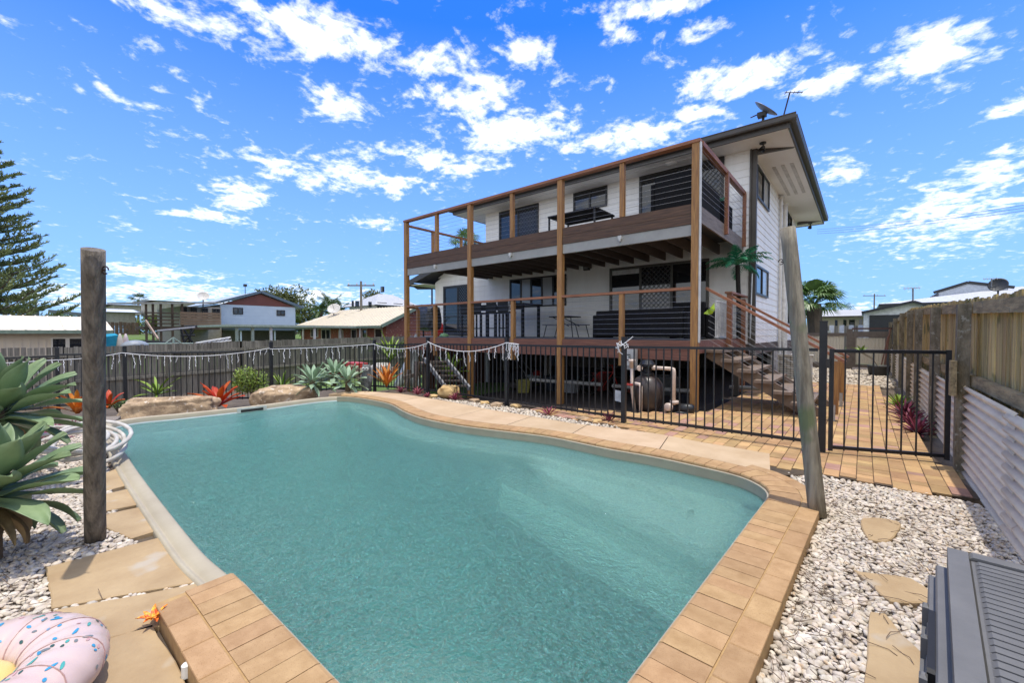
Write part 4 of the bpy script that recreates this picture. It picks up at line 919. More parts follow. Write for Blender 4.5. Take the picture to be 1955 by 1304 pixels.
def strap(c,L,W_,n,m,label,cat,seed,grp=None,name='bromeliad',elo=.35,ehi=1.45,drp=.7):
    r=random.Random(seed); b=MB(); b.smooth=True; c=Vector(c)
    for i in range(n):
        t=i/max(1,n-1); blade(b,c,i*2.4+r.uniform(-.3,.3),elo+(ehi-elo)*t,L*r.uniform(.75,1.1),W_*r.uniform(.8,1.1),r.uniform(.3,1)*drp,9,.2,.002,lambda t_:.75+.25*math.sin(PI*t_) if t_<.75 else max(0,(1-t_)/.25)**.6)
    return tag(b.build(name,m,None,tuple(c)),label,cat,grp)
m_or=mat('orange_leaf',(.62,.13,.025),.45,(.48,.05,.02),4,island=.25,trans=.3); m_or2=mat('amber_leaf',(.68,.30,.04),.45,(.50,.10,.02),4,island=.25,trans=.3)
m_pur=mat('purple_leaf',(.24,.045,.085),.5,(.10,.02,.035),6,island=.3,trans=.15); m_lgr=mat('lime_leaf',(.30,.42,.06),.5,(.16,.27,.04),4,island=.3,trans=.25); m_dgr=mat('dark_shrub_leaf',(.10,.16,.04),.5,(.06,.11,.025),4,island=.35,trans=.2)
BR='orange bromeliads along the fence'
strap(atD(417,772,9.2)-Vector((0,0,.05)),.62,.11,17,m_or,'fiery orange red bromeliad between the two boulders','bromeliad',11,BR,elo=.3,ehi=1.4)
strap(atD(148,790,8.2),.52,.09,14,m_or2,'amber orange bromeliad between the upper agave and the dark pole','bromeliad',12,BR,elo=.5)
strap(atD(207,780,8.4),.40,.075,11,m_or,'pink orange bromeliad just right of the dark pole','bromeliad',13,BR,elo=.5)
strap(atD(738,738,10.2),.62,.055,18,m_or2,'tall spiky orange bromeliad at the fence corner beside the owl','bromeliad',14,BR,elo=.7,ehi=1.5,drp=.5)
strap(atD(648,722,10.6),.34,.08,10,m_or,'small orange bromeliad among the pale agaves','bromeliad',15,BR)
RH='small purple spiky plants along the paving edge'
for k,(px,py,z,lab) in enumerate(((765,750,0,'purple spiky plant on the paving edge right of the orange bromeliad'),(797,754,0,'pink spiky plant left of the yellow rock'),(815,759,0,'tiny pink spiky plant between the larger one and the yellow rock'),(868,764,0,'low pink spiky plant in front of the yellow rock'),(1047,795,0,'pink spiky plant in the pebble strip before the middle fence panel'),(1163,808,0,'purple spiky plant at the foot of the fence post by the filter'))):
    strap(G(px,py,-.04),.20 if px!=815 else .12,.022,26,mat('pink_leaf',(.38,.09,.12),.5,(.20,.035,.06),6,island=.3,trans=.15) if k in(1,2,3,4) else m_pur,lab,'purple plant',20+k,RH,'spiky_plant',.25,1.4,.4)
strap(atD(538,745,10.6),.55,.05,16,m_lgr,'lime green strappy plant behind the right hand boulder','green plant',31,None,'strappy_plant',.6,1.4)
strap(atD(300,755,9.6),.55,.055,18,m_lgr,'yellow green strappy plant behind the left hand boulder','green plant',32,None,'strappy_plant',.2,1.2)
strap(atD(745,690,14.5),1.1,.07,18,m_lgr,'tall lime plant beyond the fence next to the white sheet','green plant',33,None,'strappy_plant',.7,1.5,.8)
strap(atD(862,722,11.5),.75,.10,12,m_lgr,'lime leafed plant behind the play ladder','green plant',34,None,'leafy_plant',.6,1.5,.6)
def leafclump(b,c,rad,n,ls,r,sq=(1,1,1),up=.3):
    for k in range(n):
        while True:
            d=Vector((r.uniform(-1,1),r.uniform(-1,1),r.uniform(-1,1)))
            if .15<d.length<=1: break
        p=Vector(c)+Vector((d.x*rad*sq[0],d.y*rad*sq[1],d.z*rad*sq[2])); a=r.uniform(0,6.28); e=r.gauss(up,.6); l=ls*r.uniform(.6,1.3); w=l*.42
        u=Vector((math.cos(a)*math.cos(e),math.sin(a)*math.cos(e),math.sin(e))); s_=u.cross(Vector((r.uniform(-.5,.5),r.uniform(-.5,.5),1))).normalized()
        b.add([p,p+u*l*.5+s_*w*.5,p+u*l,p+u*l*.5-s_*w*.5],[(0,1,2,3)])
def bush(name,c,rads,n,ls,m,label,cat,seed,grp=None,stem=True,nc=7):
    r=random.Random(seed); c=Vector(c); root=empty(name,(c.x,c.y,c.z-rads[2]),label,cat,grp); b=MB()
    for k in range(nc):
        q=c+Vector((r.uniform(-.6,.6)*rads[0],r.uniform(-.6,.6)*rads[1],r.uniform(-.55,.6)*rads[2])); leafclump(b,q,.5,n//nc,ls,r,(rads[0],rads[1],rads[2]))
    b.build('foliage',m,root)
    s_=MB()
    for k in range(5): a=r.uniform(0,6.28); s_.tube([c-Vector((0,0,rads[2]*1.1)),c+Vector((math.cos(a)*rads[0]*.4,math.sin(a)*rads[1]*.4,rads[2]*.5))],.012*max(1,rads[2]),5)
    s_.build('stem',mat('bark_brown',(.13,.10,.07),.9,bump=.4),root)
bush('garden_shrub',atD(480,722,9.9),(.50,.45,.44),2600,.06,mat('bright_shrub_leaf',(.25,.33,.05),.5,(.13,.20,.03),4,island=.35,trans=.25),'round bright green shrub inside the fence between the orange bromeliad and the right boulder','shrub',41)
bush('purple_ground_plant',G(92,830,.0),(.62,.40,.10),1500,.04,mat('magenta_leaf',(.26,.03,.08),.5,(.12,.012,.035),5,island=.4,trans=.15),'low magenta leafed plant between the upper agave and the hose','ground plant',42)
bush('garden_herb',atD(225,775,8.6),(.35,.2,.12),500,.05,m_dgr,'small dark leafy plant at the foot of the fence post beside the left boulder','ground plant',43)
# rhoeo border along the right fence
for k,y in enumerate((8.1,8.9,9.8,10.9)):
    strap((XF-.20-.02*k,y,-.05),.30,.035,34,m_pur if k!=3 else m_lgr,('nearest purple spiky plant against the corrugated iron beyond the gate','second purple spiky plant against the corrugated iron beyond the gate','third purple spiky plant against the corrugated iron beyond the gate','farthest greener spiky plant against the timber fence post')[k],'purple plant',50+k,'purple border plants at the right fence','spiky_plant',.2,1.4,.4)
# ------------------------------------------------------------ rocks
def rock(c,dim,label,seed,m=None,name='boulder',cat='boulder',grp=None,rot=0):
    r=random.Random(seed); vs=[]; v,f=ico(4); q=Matrix.Rotation(rot,3,'Z'); c=Vector(c)
    for p in v:
        w=Vector(p); s_=Vector([math.copysign(abs(a)**.62,a) for a in w]); s_=s_*(1+.26*mnoise.noise(w*1.5+Vector((seed,0,0)))+.12*mnoise.noise(w*3.5+Vector((0,seed,0)))+.025*mnoise.noise(w*9)); vs.append(c+q@Vector((s_.x*dim[0],s_.y*dim[1],s_.z*dim[2])))
    b=MB(); b.smooth=True; b.add(vs,f); return tag(b.build(name,m or m_rock,None,tuple(c)),label,cat,grp)
rock(atD(325,780,8.45),(.32,.80,.235),'long low speckled sandstone boulder on the left side of the far pool edge',3,rot=-.55)
rock(atD(545,758,9.7),(.32,.62,.25),'rounded buff sandstone boulder to the right beside the skimmer',8,rot=-.35)
m_yr=mat('yellow_sandstone',(.60,.42,.20),.85,(.46,.30,.13),4,(1,1,1),.4,20)
rock(atD(857,747,9.4),(.20,.17,.13),'yellow squared sandstone rock at the fence foot below the play ladder',5,m_yr,'rock','rock',rot=.5)
SR='small edging rocks at the fence foot'
for k,(px,py,s_,lab) in enumerate(((905,766,.11,'grey edging rock right of the yellow rock'),(925,770,.09,'small tan edging rock third from the yellow rock'),(948,775,.13,'angular tan edging rock beside the middle fence post'),(985,776,.10,'flat edging rock right of the middle fence post'),(1110,801,.10,'brown edging rock among the pebbles before the filter'),(1140,806,.09,'small edging rock left of the purple plant'),(700,751,.08,'flat pale edging rock beside the owl'),(828,757,.09,'low tan edging rock left of the yellow rock'))):
    rock(G(px,py,-.02),(s_,s_*.8,s_*.45),lab,60+k,m_yr if k%2 else m_rock,'rock','rock',SR,rot=k)
# ------------------------------------------------------------ owl statue
ow=empty('owl_statue',G(700,747,-.05),'small grey stone owl statue with white face on the paving corner','statue'); c=Vector(G(700,747,-.05))
m_st=mat('carved_grey_stone',(.16,.17,.17),.8,(.07,.075,.075),30,bump=.6,bscale=60); b=MB(); b.smooth=True
b.lathe([(.0,0),(.115,0),(.12,.05),(.105,.12),(.11,.25),(.118,.36),(.10,.44),(.09,.47),(.105,.52),(.10,.60),(.07,.645),(.0,.65)],c,20); b.build('body',m_st,ow)
b=MB(); tc_=Vector((-FW.x,-FW.y,0)).normalized(); sd2=Vector((tc_.y,-tc_.x,0))
for s_ in (-1,1):
    h=MB(); h.lathe([(.035,0),(.0,.09)],c+sd2*(.065*s_)+Vector((0,0,.60)),8,sd2*(.25*s_)+Vector((0,0,1))); h.build('ear',m_st,ow)
    e=MB(); e.lathe([(.042,0),(.042,.012),(.02,.02)],c+sd2*(.04*s_)+tc_*.088+Vector((0,0,.555)),16,tc_); eo=e.build('eye',mat('chalk_white',(.62,.62,.60),.7),ow)
    e=MB(); e.lathe([(.017,0),(.015,.008)],c+sd2*(.04*s_)+tc_*.106+Vector((0,0,.555)),12,tc_); e.build('pupil',m_frame,eo)
    wng=MB(); wng.smooth=True; wng.lathe([(.0,0),(.05,.05),(.06,.15),(.035,.27),(.0,.32)],c+sd2*(.085*s_)+tc_*.03+Vector((0,0,.10)),10,sd2*(.06*s_)+Vector((0,0,1))); wng.build('wing',m_st,ow)
b=MB(); b.lathe([(.018,0),(.0,.05)],c+tc_*.10+Vector((0,0,.53)),8,tc_+Vector((0,0,-1.4))); b.build('beak',mat('chalk_white'),ow) if False else b.build('beak',m_st,ow)
# ------------------------------------------------------------ pool hose
hs=MB(); hs.smooth=True; r=random.Random(5); c=Vector(G(150,868,-.02)); pts=[]
for i in range(150):
    a=i*.24; R_=.52+.13*math.sin(i*.11)+.10*math.sin(i*.37+1); pts.append(c+Vector((math.cos(a)*R_*1.5,math.sin(a)*R_*.62,.04+.09*abs(math.sin(i*.19))+.0009*i)))
q=catmull([tuple(p[:2]) for p in pts],False,.05)
hs.tube(pts,.022,9); m_hose=mat('white_vacuum_hose',(.56,.53,.47),.6,(.40,.36,.30),5,bump=0)
tag(hs.build('pool_hose',m_hose,None,tuple(c)),'tangled coil of thick white pool vacuum hose beside the beige rim','hose')
# ------------------------------------------------------------ inflatable donut ring
dc=Vector((-2.49,-.13,-.035)); mdn=bpy.data.materials.new('pink_sprinkle_vinyl'); mdn.use_nodes=True; t_=mdn.node_tree; b_=t_.nodes['Principled BSDF']; b_.inputs['Roughness'].default_value=.28
def rN(x): return t_.nodes.new(x)
tcn=rN('ShaderNodeTexCoord'); base=None
nz_=rN('ShaderNodeTexNoise'); nz_.inputs['Scale'].default_value=6; t_.links.new(tcn.outputs['Object'],nz_.inputs['Vector']); mi=rN('ShaderNodeMix'); mi.data_type='RGBA'; t_.links.new(nz_.outputs[0],mi.inputs[0]); mi.inputs[6].default_value=(.52,.36,.33,1); mi.inputs[7].default_value=(.58,.47,.42,1); t_.links.new(mi.outputs[2],b_.inputs['Base Color'])
dn=empty('inflatable_ring',(dc.x,dc.y,0),'pink donut swim ring with coloured sprinkles on the nearest sandstone slab','swim ring')
def torus_pt(u,v,R_=.27,r_=.13,o=0): 
    rr=r_+o+.006*abs(math.cos(u*12)); return dc+Vector(((R_+rr*math.cos(v))*math.cos(u),(R_+rr*math.cos(v))*math.sin(u),.10+rr*.72*math.sin(v)))
b=MB(); b.smooth=True; nu,nv=144,28; vs=[torus_pt(2*PI*i/nu,2*PI*j/nv) for i in range(nu) for j in range(nv)]
b.add(vs,[(i*nv+j,((i+1)%nu)*nv+j,((i+1)%nu)*nv+(j+1)%nv,i*nv+(j+1)%nv) for i in range(nu) for j in range(nv)])
m_spr=[mdn]+[mat('sprinkle_'+n,c_,.35) for n,c_ in (('blue',(.05,.30,.50)),('teal',(.08,.38,.34)),('dark_green',(.05,.11,.09)),('rose',(.62,.36,.36)),('grey',(.20,.22,.22)))]
r=random.Random(6)
for k in range(230):
    u=r.uniform(0,6.28); v=r.uniform(-.35,PI-.2); a=r.uniform(0,PI); L=r.choice((.009,.011,.022)); w=.007; b.smooth=False; b.cur=r.choice((1,1,2,2,3,4,5)); pts_=[]
    for q in range(10):
        t=2*PI*q/10; ex=math.cos(t)*L+ (L*.6 if math.cos(t)>0 else -L*.6)*0; ey=math.sin(t)*w; x_=ex*math.cos(a)-ey*math.sin(a); y_=ex*math.sin(a)+ey*math.cos(a); pts_.append(torus_pt(u+x_/(.27+.13*math.cos(v)),v+y_/.16,o=.0022))
    b.add(pts_,[tuple(range(10))])
b.build('tube',m_spr,dn)
b=MB()
for k in range(12):
    u=2*PI*k/12+.13; pts_=[torus_pt(u+.14*math.sin(v_),v_,o=.0015) for v_ in [(-.5+q*.25) for q in range(15)]]; b.tube(pts_,.0022,5)
b.build('weld_seams',mat('vinyl_seam',(.42,.25,.22),.4),dn)
fr2=empty('fruit_float',(dc.x,dc.y,.05),'yellow and orange fruit shaped inflatable lying inside the donut hole','swim toy'); b=MB(); b.smooth=True
vs=[]; v,f=ico(3)
for p in v: w=Vector(p); vs.append(dc+Vector((w.x*.15,w.y*.15,.10+w.z*.08)))
b.add(vs,f); b.build('body',mat('yellow_vinyl',(.75,.42,.06),.3,(.72,.55,.22),4),fr2)
b=MB(); b.smooth=True
b.tube([dc+Vector((.148*math.cos(t),.148*math.sin(t),.10)) for t in [2*PI*q/40 for q in range(41)]],.024,8,False); b.build('rind',mat('orange_green_vinyl',(.60,.13,.03),.35,(.06,.25,.12),7,contrast=(.48,.52)),fr2)
# small orange flower toy at the brick corner
ty=MB(); c=Vector(G(291,1180,-.02)); r=random.Random(2)
for k in range(16): blade(ty,c+Vector((r.uniform(-.01,.01),r.uniform(-.01,.01),0)),k*.9,r.uniform(.1,1.),r.uniform(.04,.07),.02,.5,4,.1,.001)
ty.smooth=True; tag(ty.build('plastic_flower',mat('flame_petal',(.85,.45,.03),.5,(.75,.10,.02),40,contrast=(.42,.58)),None,tuple(c)),'small yellow and orange plastic flower at the corner of the brick coping','flower')
b=MB(); c=Vector(G(356,1292,-.06)); b.lathe([(.018,0),(.018,.05),(.012,.055)],c,12); tag(b.build('pipe_cap',mat('white_pvc'),None,tuple(c)),'small grey pipe cap in the gap beside the brick edge','cap')
# ------------------------------------------------------------ storage box
m_bx=mat('grey_moulded_plastic',(.15,.145,.14),.5,(.12,.117,.113),5,spec=.25,bump=.05,bscale=200)
A_=Vector((*G(1808,1046,.55).xy,0)); C_=Vector((*G(1822,1304,.55).xy,0)); E_=Vector((*G(1955,1075,.55).xy,0)); yv=(C_-A_).normalized(); xv=Vector((-yv.y,yv.x,0)); 
bx_=empty('storage_box',tuple(A_),'grey plastic outdoor storage box with ridged lid at the lower right','storage box')
def lb(b,u0,u1,v0,v1,z0,z1):
    P=[A_+xv*u+yv*v for u,v in ((u0,v0),(u1,v0),(u1,v1),(u0,v1))]; b.prism([tuple(p[:2]) for p in P],z0,z1,.008)
LX,LY=.62,1.25
b=MB(); lb(b,-.035,LX,-.005,LY,-.06,.30); lb(b,-.050,LX,-.02,LY,.30,.42); lb(b,-.03,LX,.0,LY,.42,.475); b.build('body',m_bx,bx_)
b=MB(); lb(b,0,.055,-.0,LY,.485,.556); lb(b,.056,LX,.0,.055,.485,.556); lb(b,.056,LX,.056,LY,.485,.546)
v_=.075
while v_<LY-.03: lb(b,.068,LX-.01,v_,v_+.030,.5465,.5535); v_+=.036
b.build('lid',m_bx,bx_)
b=MB(); lb(b,-.062,-.045,.34,.78,.335,.40); lb(b,-.062,-.045,.34,.37,.40,.47); lb(b,-.062,-.045,.55,.57,.40,.47); lb(b,-.062,-.045,.75,.78,.40,.47); b.build('handle',m_bx,bx_)
b=MB(); lb(b,-.047,-.030,.38,.74,.405,.47); b.build('handle_recess',mat('recess_shade_black',(.012,.012,.013),.6),bx_)  # near-black block stands in for the shade inside the grip recess
# ------------------------------------------------------------ pool filter equipment
m_pvc=mat('sun_aged_pvc',(.62,.50,.42),.45,(.52,.42,.35),4); m_tank=mat('brown_black_tank',(.06,.045,.04),.35,(.03,.025,.025),4)
c=Vector((-2.93,7.45,-.05)); fl_=empty('pool_filter',tuple(c),'dark round sand filter tank with pink white pipes behind the pool fence','pool filter')
c=Vector((onY(1236,700,7.45).x,7.45,-.05)); fl_.location=c
b=MB(); b.smooth=True; b.lathe([(.0,0),(.16,0),(.20,.03),(.25,.12),(.285,.25),(.29,.38),(.27,.50),(.20,.60),(.11,.655),(.08,.66),(.0,.66)],c,32); b.build('tank',m_tank,fl_)
b=MB(); b.lathe([(.11,.655),(.12,.66),(.12,.70),(.07,.72),(.07,.80),(.13,.81),(.14,.86),(.09,.93),(.0,.95)],c,20); b.tube([c+Vector((-.05,-.1,.80)),c+Vector((.12,-.22,.86))],.02,6); b.build('valve_head',m_black,fl_)
b=MB(); b.smooth=True; b.tube([c+Vector((.10,-.02,.80)),c+Vector((.45,-.05,.80))],.033,10); b.tube([c+Vector((.45,-.05,.80)),c+Vector((.485,-.05,.79)),c+Vector((.49,-.05,.75)),c+Vector((.49,-.05,.18))],.033,10); b.lathe([(.045,0),(.045,.07)],c+Vector((.10,-.02,.80)),12,(1,0,0)); b.build('pipe',m_pvc,fl_)
b=MB(); b.smooth=True; b.tube([c+Vector((-.10,-.30,-.02)),c+Vector((-.16,-.30,.45)),c+Vector((-.17,-.28,.86))],.03,10); b.lathe([(.045,0),(.045,.10),(.06,.10),(.06,.15)],c+Vector((-.17,-.28,.80)),12); b.build('pipe',m_pvc,fl_)
b=MB(); b.smooth=True; b.tube([c+Vector((.02,-.34,-.02)),c+Vector((.02,-.34,.48)),c+Vector((.0,-.33,.52)),c+Vector((-.12,-.31,.53))],.03,10); b.build('pipe',m_pvc,fl_)
b=MB(); b.tube([c+Vector((-.05,-.25,.80)),c+Vector((-.02,-.28,.80))],.05,12); b.build('sight_glass',m_pvc,fl_)
b=MB(); b.bar(c+Vector((-.27,-.36,.51)),c+Vector((-.12,-.36,.505)),.03,.035); b.build('red_handle',mat('faded_red_plastic',(.50,.06,.05),.5),fl_)
pm=empty('pool_pump',tuple(c+Vector((.48,-.02,0))),'black pool pump with white fittings right of the filter tank','pump'); pc=c+Vector((.5,-.02,.0))
b=MB(); b.smooth=True; b.lathe([(.0,0),(.09,0),(.09,.26),(.06,.30),(.0,.30)],pc+Vector((.0,.05,.11)),18,(1,.3,0)); b.box(pc.x-.1,pc.x+.22,pc.y-.06,pc.y+.06,-.04,.02); b.build('motor',m_black,pm)
b=MB(); b.smooth=True; b.tube([pc+Vector((-.14,-.1,-.02)),pc+Vector((-.14,-.1,.12)),pc+Vector((-.10,-.1,.16)),pc+Vector((-.02,-.06,.17))],.032,10); b.lathe([(.07,0),(.07,.06),(.05,.07)],pc+Vector((-.04,-.14,.15)),16,(-.3,-1,.1)); b.lathe([(.075,0),(.075,.05)],pc+Vector((.0,-.02,.20)),16); b.build('fitting',m_pvc,pm)
cb=empty('control_box',onY(1206,690,7.86),'pale grey filter controller box mounted on the deck fascia','control box'); q=Vector(onY(1206,690,7.86))
b=MB(); b.box(q.x-.13,q.x+.12,7.74,7.86,.74,1.06); b.build('case',mat('pale_grey_plastic',(.50,.50,.49),.5),cb)
b=MB(); b.box(q.x-.13,q.x+.12,7.75,7.85,.66,.735); b.build('base',mat('mid_grey_plastic',(.28,.28,.27),.5),cb)
b=MB(); b.box(q.x-.055,q.x+.025,7.733,7.739,.84,.96); b.build('display',m_frame,cb); b=MB(); b.box(q.x-.045,q.x-.015,7.727,7.732,.86,.94); b.box(q.x-.008,q.x+.018,7.727,7.732,.92,.94); b.box(q.x-.008,q.x+.018,7.727,7.732,.86,.90); b.build('display_symbols',m_blind,cb)
b=MB(); q=Vector(onY(1180,768,7.9)); b.add([(q.x-.08,7.9,.0),(q.x+.1,7.88,-.02),(q.x+.08,7.9,.2),(q.x-.1,7.92,.22),(q.x-.08,7.91,.0),(q.x+.1,7.89,-.02),(q.x+.08,7.91,.2),(q.x-.1,7.93,.22)],[(0,1,2,3),(7,6,5,4),(0,4,5,1),(1,5,6,2),(2,6,7,3),(3,7,4,0)]); tag(b.build('sign_card',m_blind,None,tuple(q)),'small white card leaning in the dark beside the filter tank','card')
#@@FURN
# ------------------------------------------------------------ things on the decks
m_rat=mat('charcoal_wicker',(.018,.018,.019),.85,(.011,.011,.012),30,bump=.4,bscale=90,spec=.1); m_blk=mat('matt_black',(.012,.012,.012),.6); m_cov=mat('shiny_black_cover',(.02,.02,.022),.3,(.05,.05,.055),4,bump=1.,bscale=9)
def sofa(x0,x1,y0,y1,z,label,h=.42,back='n',m=None,hb=.75,name='outdoor_sofa'):
    m=m or m_rat; r_=empty(name,((x0+x1)/2,(y0+y1)/2,z),label,'sofa'); t=.09
    def rb(nm,*bx):
        b=MB()
        b.box(*bx); o=b.build(nm,m,r_); md=o.modifiers.new('bev','BEVEL'); md.width=.025; md.segments=3
    rb('seat',x0+t,x1-t,y0+t,y1-t,z+.05,z+h); rb('arm',x0,x0+t-.002,y0,y1,z+.02,z+hb*.85); rb('arm',x1-t+.002,x1,y0,y1,z+.02,z+hb*.85)
    if back=='n': rb('backrest',x0+t+.002,x1-t-.002,y1-t,y1+.02,z+.05,z+hb)
    else: rb('backrest',x0+t+.002,x1-t-.002,y0-.02,y0+t-.003,z+.05,z+hb)
    return r_
sofa(-4.7,-2.62,8.5,9.4,F1,'long black wicker sofa seen from behind on the lower deck at the corner post',.40,'s',hb=.62)
sofa(-3.35,-2.5,9.55,10.5,F1,'black wicker armchair beside the stair head on the lower deck',.42,'s',hb=.80,name='outdoor_armchair')
sofa(-3.4,-2.45,8.55,10.1,F2,'charcoal wicker sofa at the right end of the upper deck',.42,'s',hb=.85)
b=MB(); b.box(-2.8,-2.42,10.3,11.1,F2,F2+.62); o=b.build('wicker_table',m_rat,None,(-2.6,10.7,F2)); tag(o,'dark square side table by the white wall at the right end of the upper deck','side table')
tw_=MB(); r=random.Random(3); 
for k in range(7): blade(tw_,(-2.6+r.uniform(-.1,.1),10.6+r.uniform(-.1,.1),F2+.63),r.uniform(0,6.28),r.uniform(.2,1.0),.22,.12,.8,5,.2,.002)
tag(tw_.build('green_cloth',mat('teal_green_cloth',(.10,.32,.24),.8),None,(-2.6,10.6,F2+.62)),'teal green cloth lying on the dark side table on the upper deck','cloth')
# upper table
tb=empty('outdoor_table',(-5.6,9.6,F2),'dark framed low table on the upper deck below the small window','table')
B('tabletop',m_rat,tb,(-6.35,-4.95,9.1,10.1,F2+.66,F2+.70))
for x in (-6.32,-5.0):
    for y in (9.13,10.05): B('leg',m_frame,tb,(x-.02,x+.02,y-.02,y+.02,F2,F2+.658))
# lower deck: bar table with cover, bar stools, barbecue, picnic bench
bt=empty('bar_table',(-9.0,10.2,F1),'tall black bar table with patterned cloth in front of the kitchen window','bar table')
B('tabletop',m_blk,bt,(-9.9,-7.55,9.6,10.55,F1+.96,F1+1.0)); B('apron',m_blk,bt,(-9.85,-7.6,9.65,9.68,F1+.82,F1+.958))
for x in (-9.82,-7.66):
    for y in (9.72,10.5): B('leg',m_blk,bt,(x-.035,x+.035,y-.035,y+.035,F1,F1+.955))
for k,(x,y) in enumerate(((-9.5,9.35),(-8.95,9.3),(-8.4,9.35),(-7.9,9.3))):
    st_=empty('bar_stool',(x,y,F1),('leftmost black bar stool at the tall table','second black bar stool from the left at the tall table','third black bar stool from the left at the tall table','rightmost black bar stool at the tall table')[k],'bar stool','black bar stools at the tall table')
    B('seat',m_blk,st_,(x-.19,x+.19,y-.18,y+.18,F1+.70,F1+.74)); B('backrest',m_blk,st_,(x-.19,x+.19,y-.20,y-.182,F1+.74,F1+1.02))
    for a in (-1,1):
        for c_ in (-1,1): B('leg',m_blk,st_,(x+a*.165-.02,x+a*.165+.02,y+c_*.155-.02,y+c_*.155+.02,F1,F1+.698))
    B('footrest',m_blk,st_,(x-.15,x+.15,y-.17,y-.14,F1+.25,F1+.28))
pc_=MB(); x0=onY(965,575,9.55).x
pc_.add([(x0-.42,9.57,F1+1.006),(x0+.40,9.57,F1+1.006),(x0+.40,10.2,F1+1.006),(x0-.42,10.2,F1+1.006),(x0-.36,9.54,F1+1.0),(x0+.34,9.54,F1+1.0),(x0+.02,9.535,F1+.66)],[(0,1,2,3),(4,6,5),(0,4,5,1)])
mpc=mat('black_white_pattern_cloth',(.55,.56,.58),.8,(.03,.03,.035),38,contrast=(.49,.53)); tag(pc_.build('table_cloth',mpc,None,(x0,9.7,F1+1.)),'black and white patterned cloth draped over the corner of the bar table','cloth')
bq=empty('barbecue',(-10.6,11.0,F1),'barbecue under a shiny black cover at the left end of the lower deck','barbecue'); b=MB(); b.smooth=True; c=Vector(onY(819,612,9.3)); c.z=F1; r=random.Random(2)
v,f=ico(4); vs=[]
for p in v:
    w=Vector(p); w=Vector([math.copysign(abs(a)**.5,a) for a in w]); k=1+.10*mnoise.noise(w*3)+.07*mnoise.noise(Vector((w.x*6,w.y*6,w.z*1.2))); vs.append(c+Vector((w.x*.42*k*(1-.12*w.z),w.y*.30*k,.62+w.z*.42*k)))
bq.location=c; b.add(vs,f); b.build('cover',m_cov,bq); 
for a in (-.3,.3): B('leg',m_blk,bq,(c.x+a-.02,c.x+a+.02,c.y-.02,c.y+.02,F1,F1+.28))
gc=MB(); gc.smooth=True; c=Vector(onY(838,640,10.4)); c.z=F1; gc.lathe([(0,0),(.15,0),(.16,.04),(.16,.42),(.12,.50),(.05,.53),(.05,.60),(0,.60)],c,20); tag(gc.build('gas_bottle',mat('red_enamel',(.40,.02,.015),.4),None,tuple(c)),'red gas cylinder standing left of the wing door','gas cylinder')
gb_2=MB(); gb_2.smooth=True; c=Vector(onY(848,640,9.2)); c.z=F1; gb_2.lathe([(.16,0),(.15,.05),(.10,.11),(0,.13)],c,16); tag(gb_2.build('upturned_basin',mat('pale_green_plastic',(.25,.45,.22),.5),None,tuple(c)),'small pale green upturned basin on the left of the lower deck','basin')
pb=empty('picnic_table',(-6.7,11.1,F1),'small folding black picnic table with bench seats against the white wall','picnic table'); y=10.9
xa=onY(1058,612,y).x; xb=onY(1108,612,y).x; mid=(xa+xb)/2
B('tabletop',m_blk,pb,(mid-.42,mid+.28,y-.35,y+.35,F1+.60,F1+.63)); B('bench',m_blk,pb,(xb-.30,xb+.12,y-.35,y+.35,F1+.36,F1+.385)); B('bench',m_blk,pb,(xa-.2,xa+.15,y-.35,y+.35,F1+.36,F1+.385))
for y2 in (y-.3,y+.3):
    for (p,q_) in (((mid-.05,y2,F1+.60),(mid+.02,y2,F1)),((xb+.02,y2,F1+.36),(xb+.12,y2,F1)),((xa-.08,y2,F1+.36),(xa-.18,y2,F1)),((mid-.3,y2,F1+.6),(mid+.25,y2,F1+.33))): b=MB(); b.tube([p,q_],.014,6); b.build('leg',m_blk,pb)
# artificial palm at the deck corner
pa=empty('artificial_palm',(-1.98,10.9,.0),'artificial palm with bright green fronds at the corner of the house above the stairs','palm'); c=Vector(onX(1408,506,-2.35)); c=Vector((-2.42,11.0,onY(1408,506,11.0).z)); c.x=onY(1408,506,11.0).x
pa.location=(c.x,c.y,F1); b=MB(); b.tube([Vector((c.x+.04,c.y,F1)),Vector((c.x+.03,c.y,F1+1.0)),c],.05,8); b.build('trunk',mat('dark_fibre_trunk',(.02,.017,.014),.9,bump=.8),pa)
def frond(b,c,a,e,L,droop,n,ll,lw,r,sag=.9):
    p=Vector(c); seg=12; pts=[]; ee=e
    for i in range(seg+1): pts.append((p.copy(),ee)); p=p+Vector((math.cos(a)*math.cos(ee),math.sin(a)*math.cos(ee),math.sin(ee)))*(L/seg); ee-=droop/seg*(.5+i/seg)
    b.tube([q[0] for q in pts],.008,4)
    for i in range(n):
        t=.12+.88*i/n; k=t*seg; j=min(seg-1,int(k)); q=pts[j][0].lerp(pts[j+1][0],k-j); l=ll*math.sin(PI*min(1,.15+.85*t))**.6*(1.15-.55*t); ee=pts[j][1]
        fwd=Vector((math.cos(a)*math.cos(ee),math.sin(a)*math.cos(ee),math.sin(ee)))
        for s_ in (-1,1):
            sd_=Vector((-math.sin(a)*s_,math.cos(a)*s_,0)); d=(sd_*.8+fwd*.65+Vector((0,0,r.uniform(-.35,.15)))).normalized(); u=fwd*lw*.5; m1=q+d*l*.55; e1=q+d*l+Vector((0,0,-l*.35*sag))
            b.add([q-u,q+u,m1+u,m1-u,e1],[(0,1,2,3),(3,2,4)])
b=MB(); r=random.Random(5)
for k in range(17): frond(b,c,k*2.4,r.uniform(-.2,1.1),r.uniform(.60,.85),r.uniform(.9,1.7),30,.20,.02,r)
b.build('frond',mat('plastic_palm_green',(.04,.27,.13),.4,(.025,.15,.07),6,trans=.15),pa)
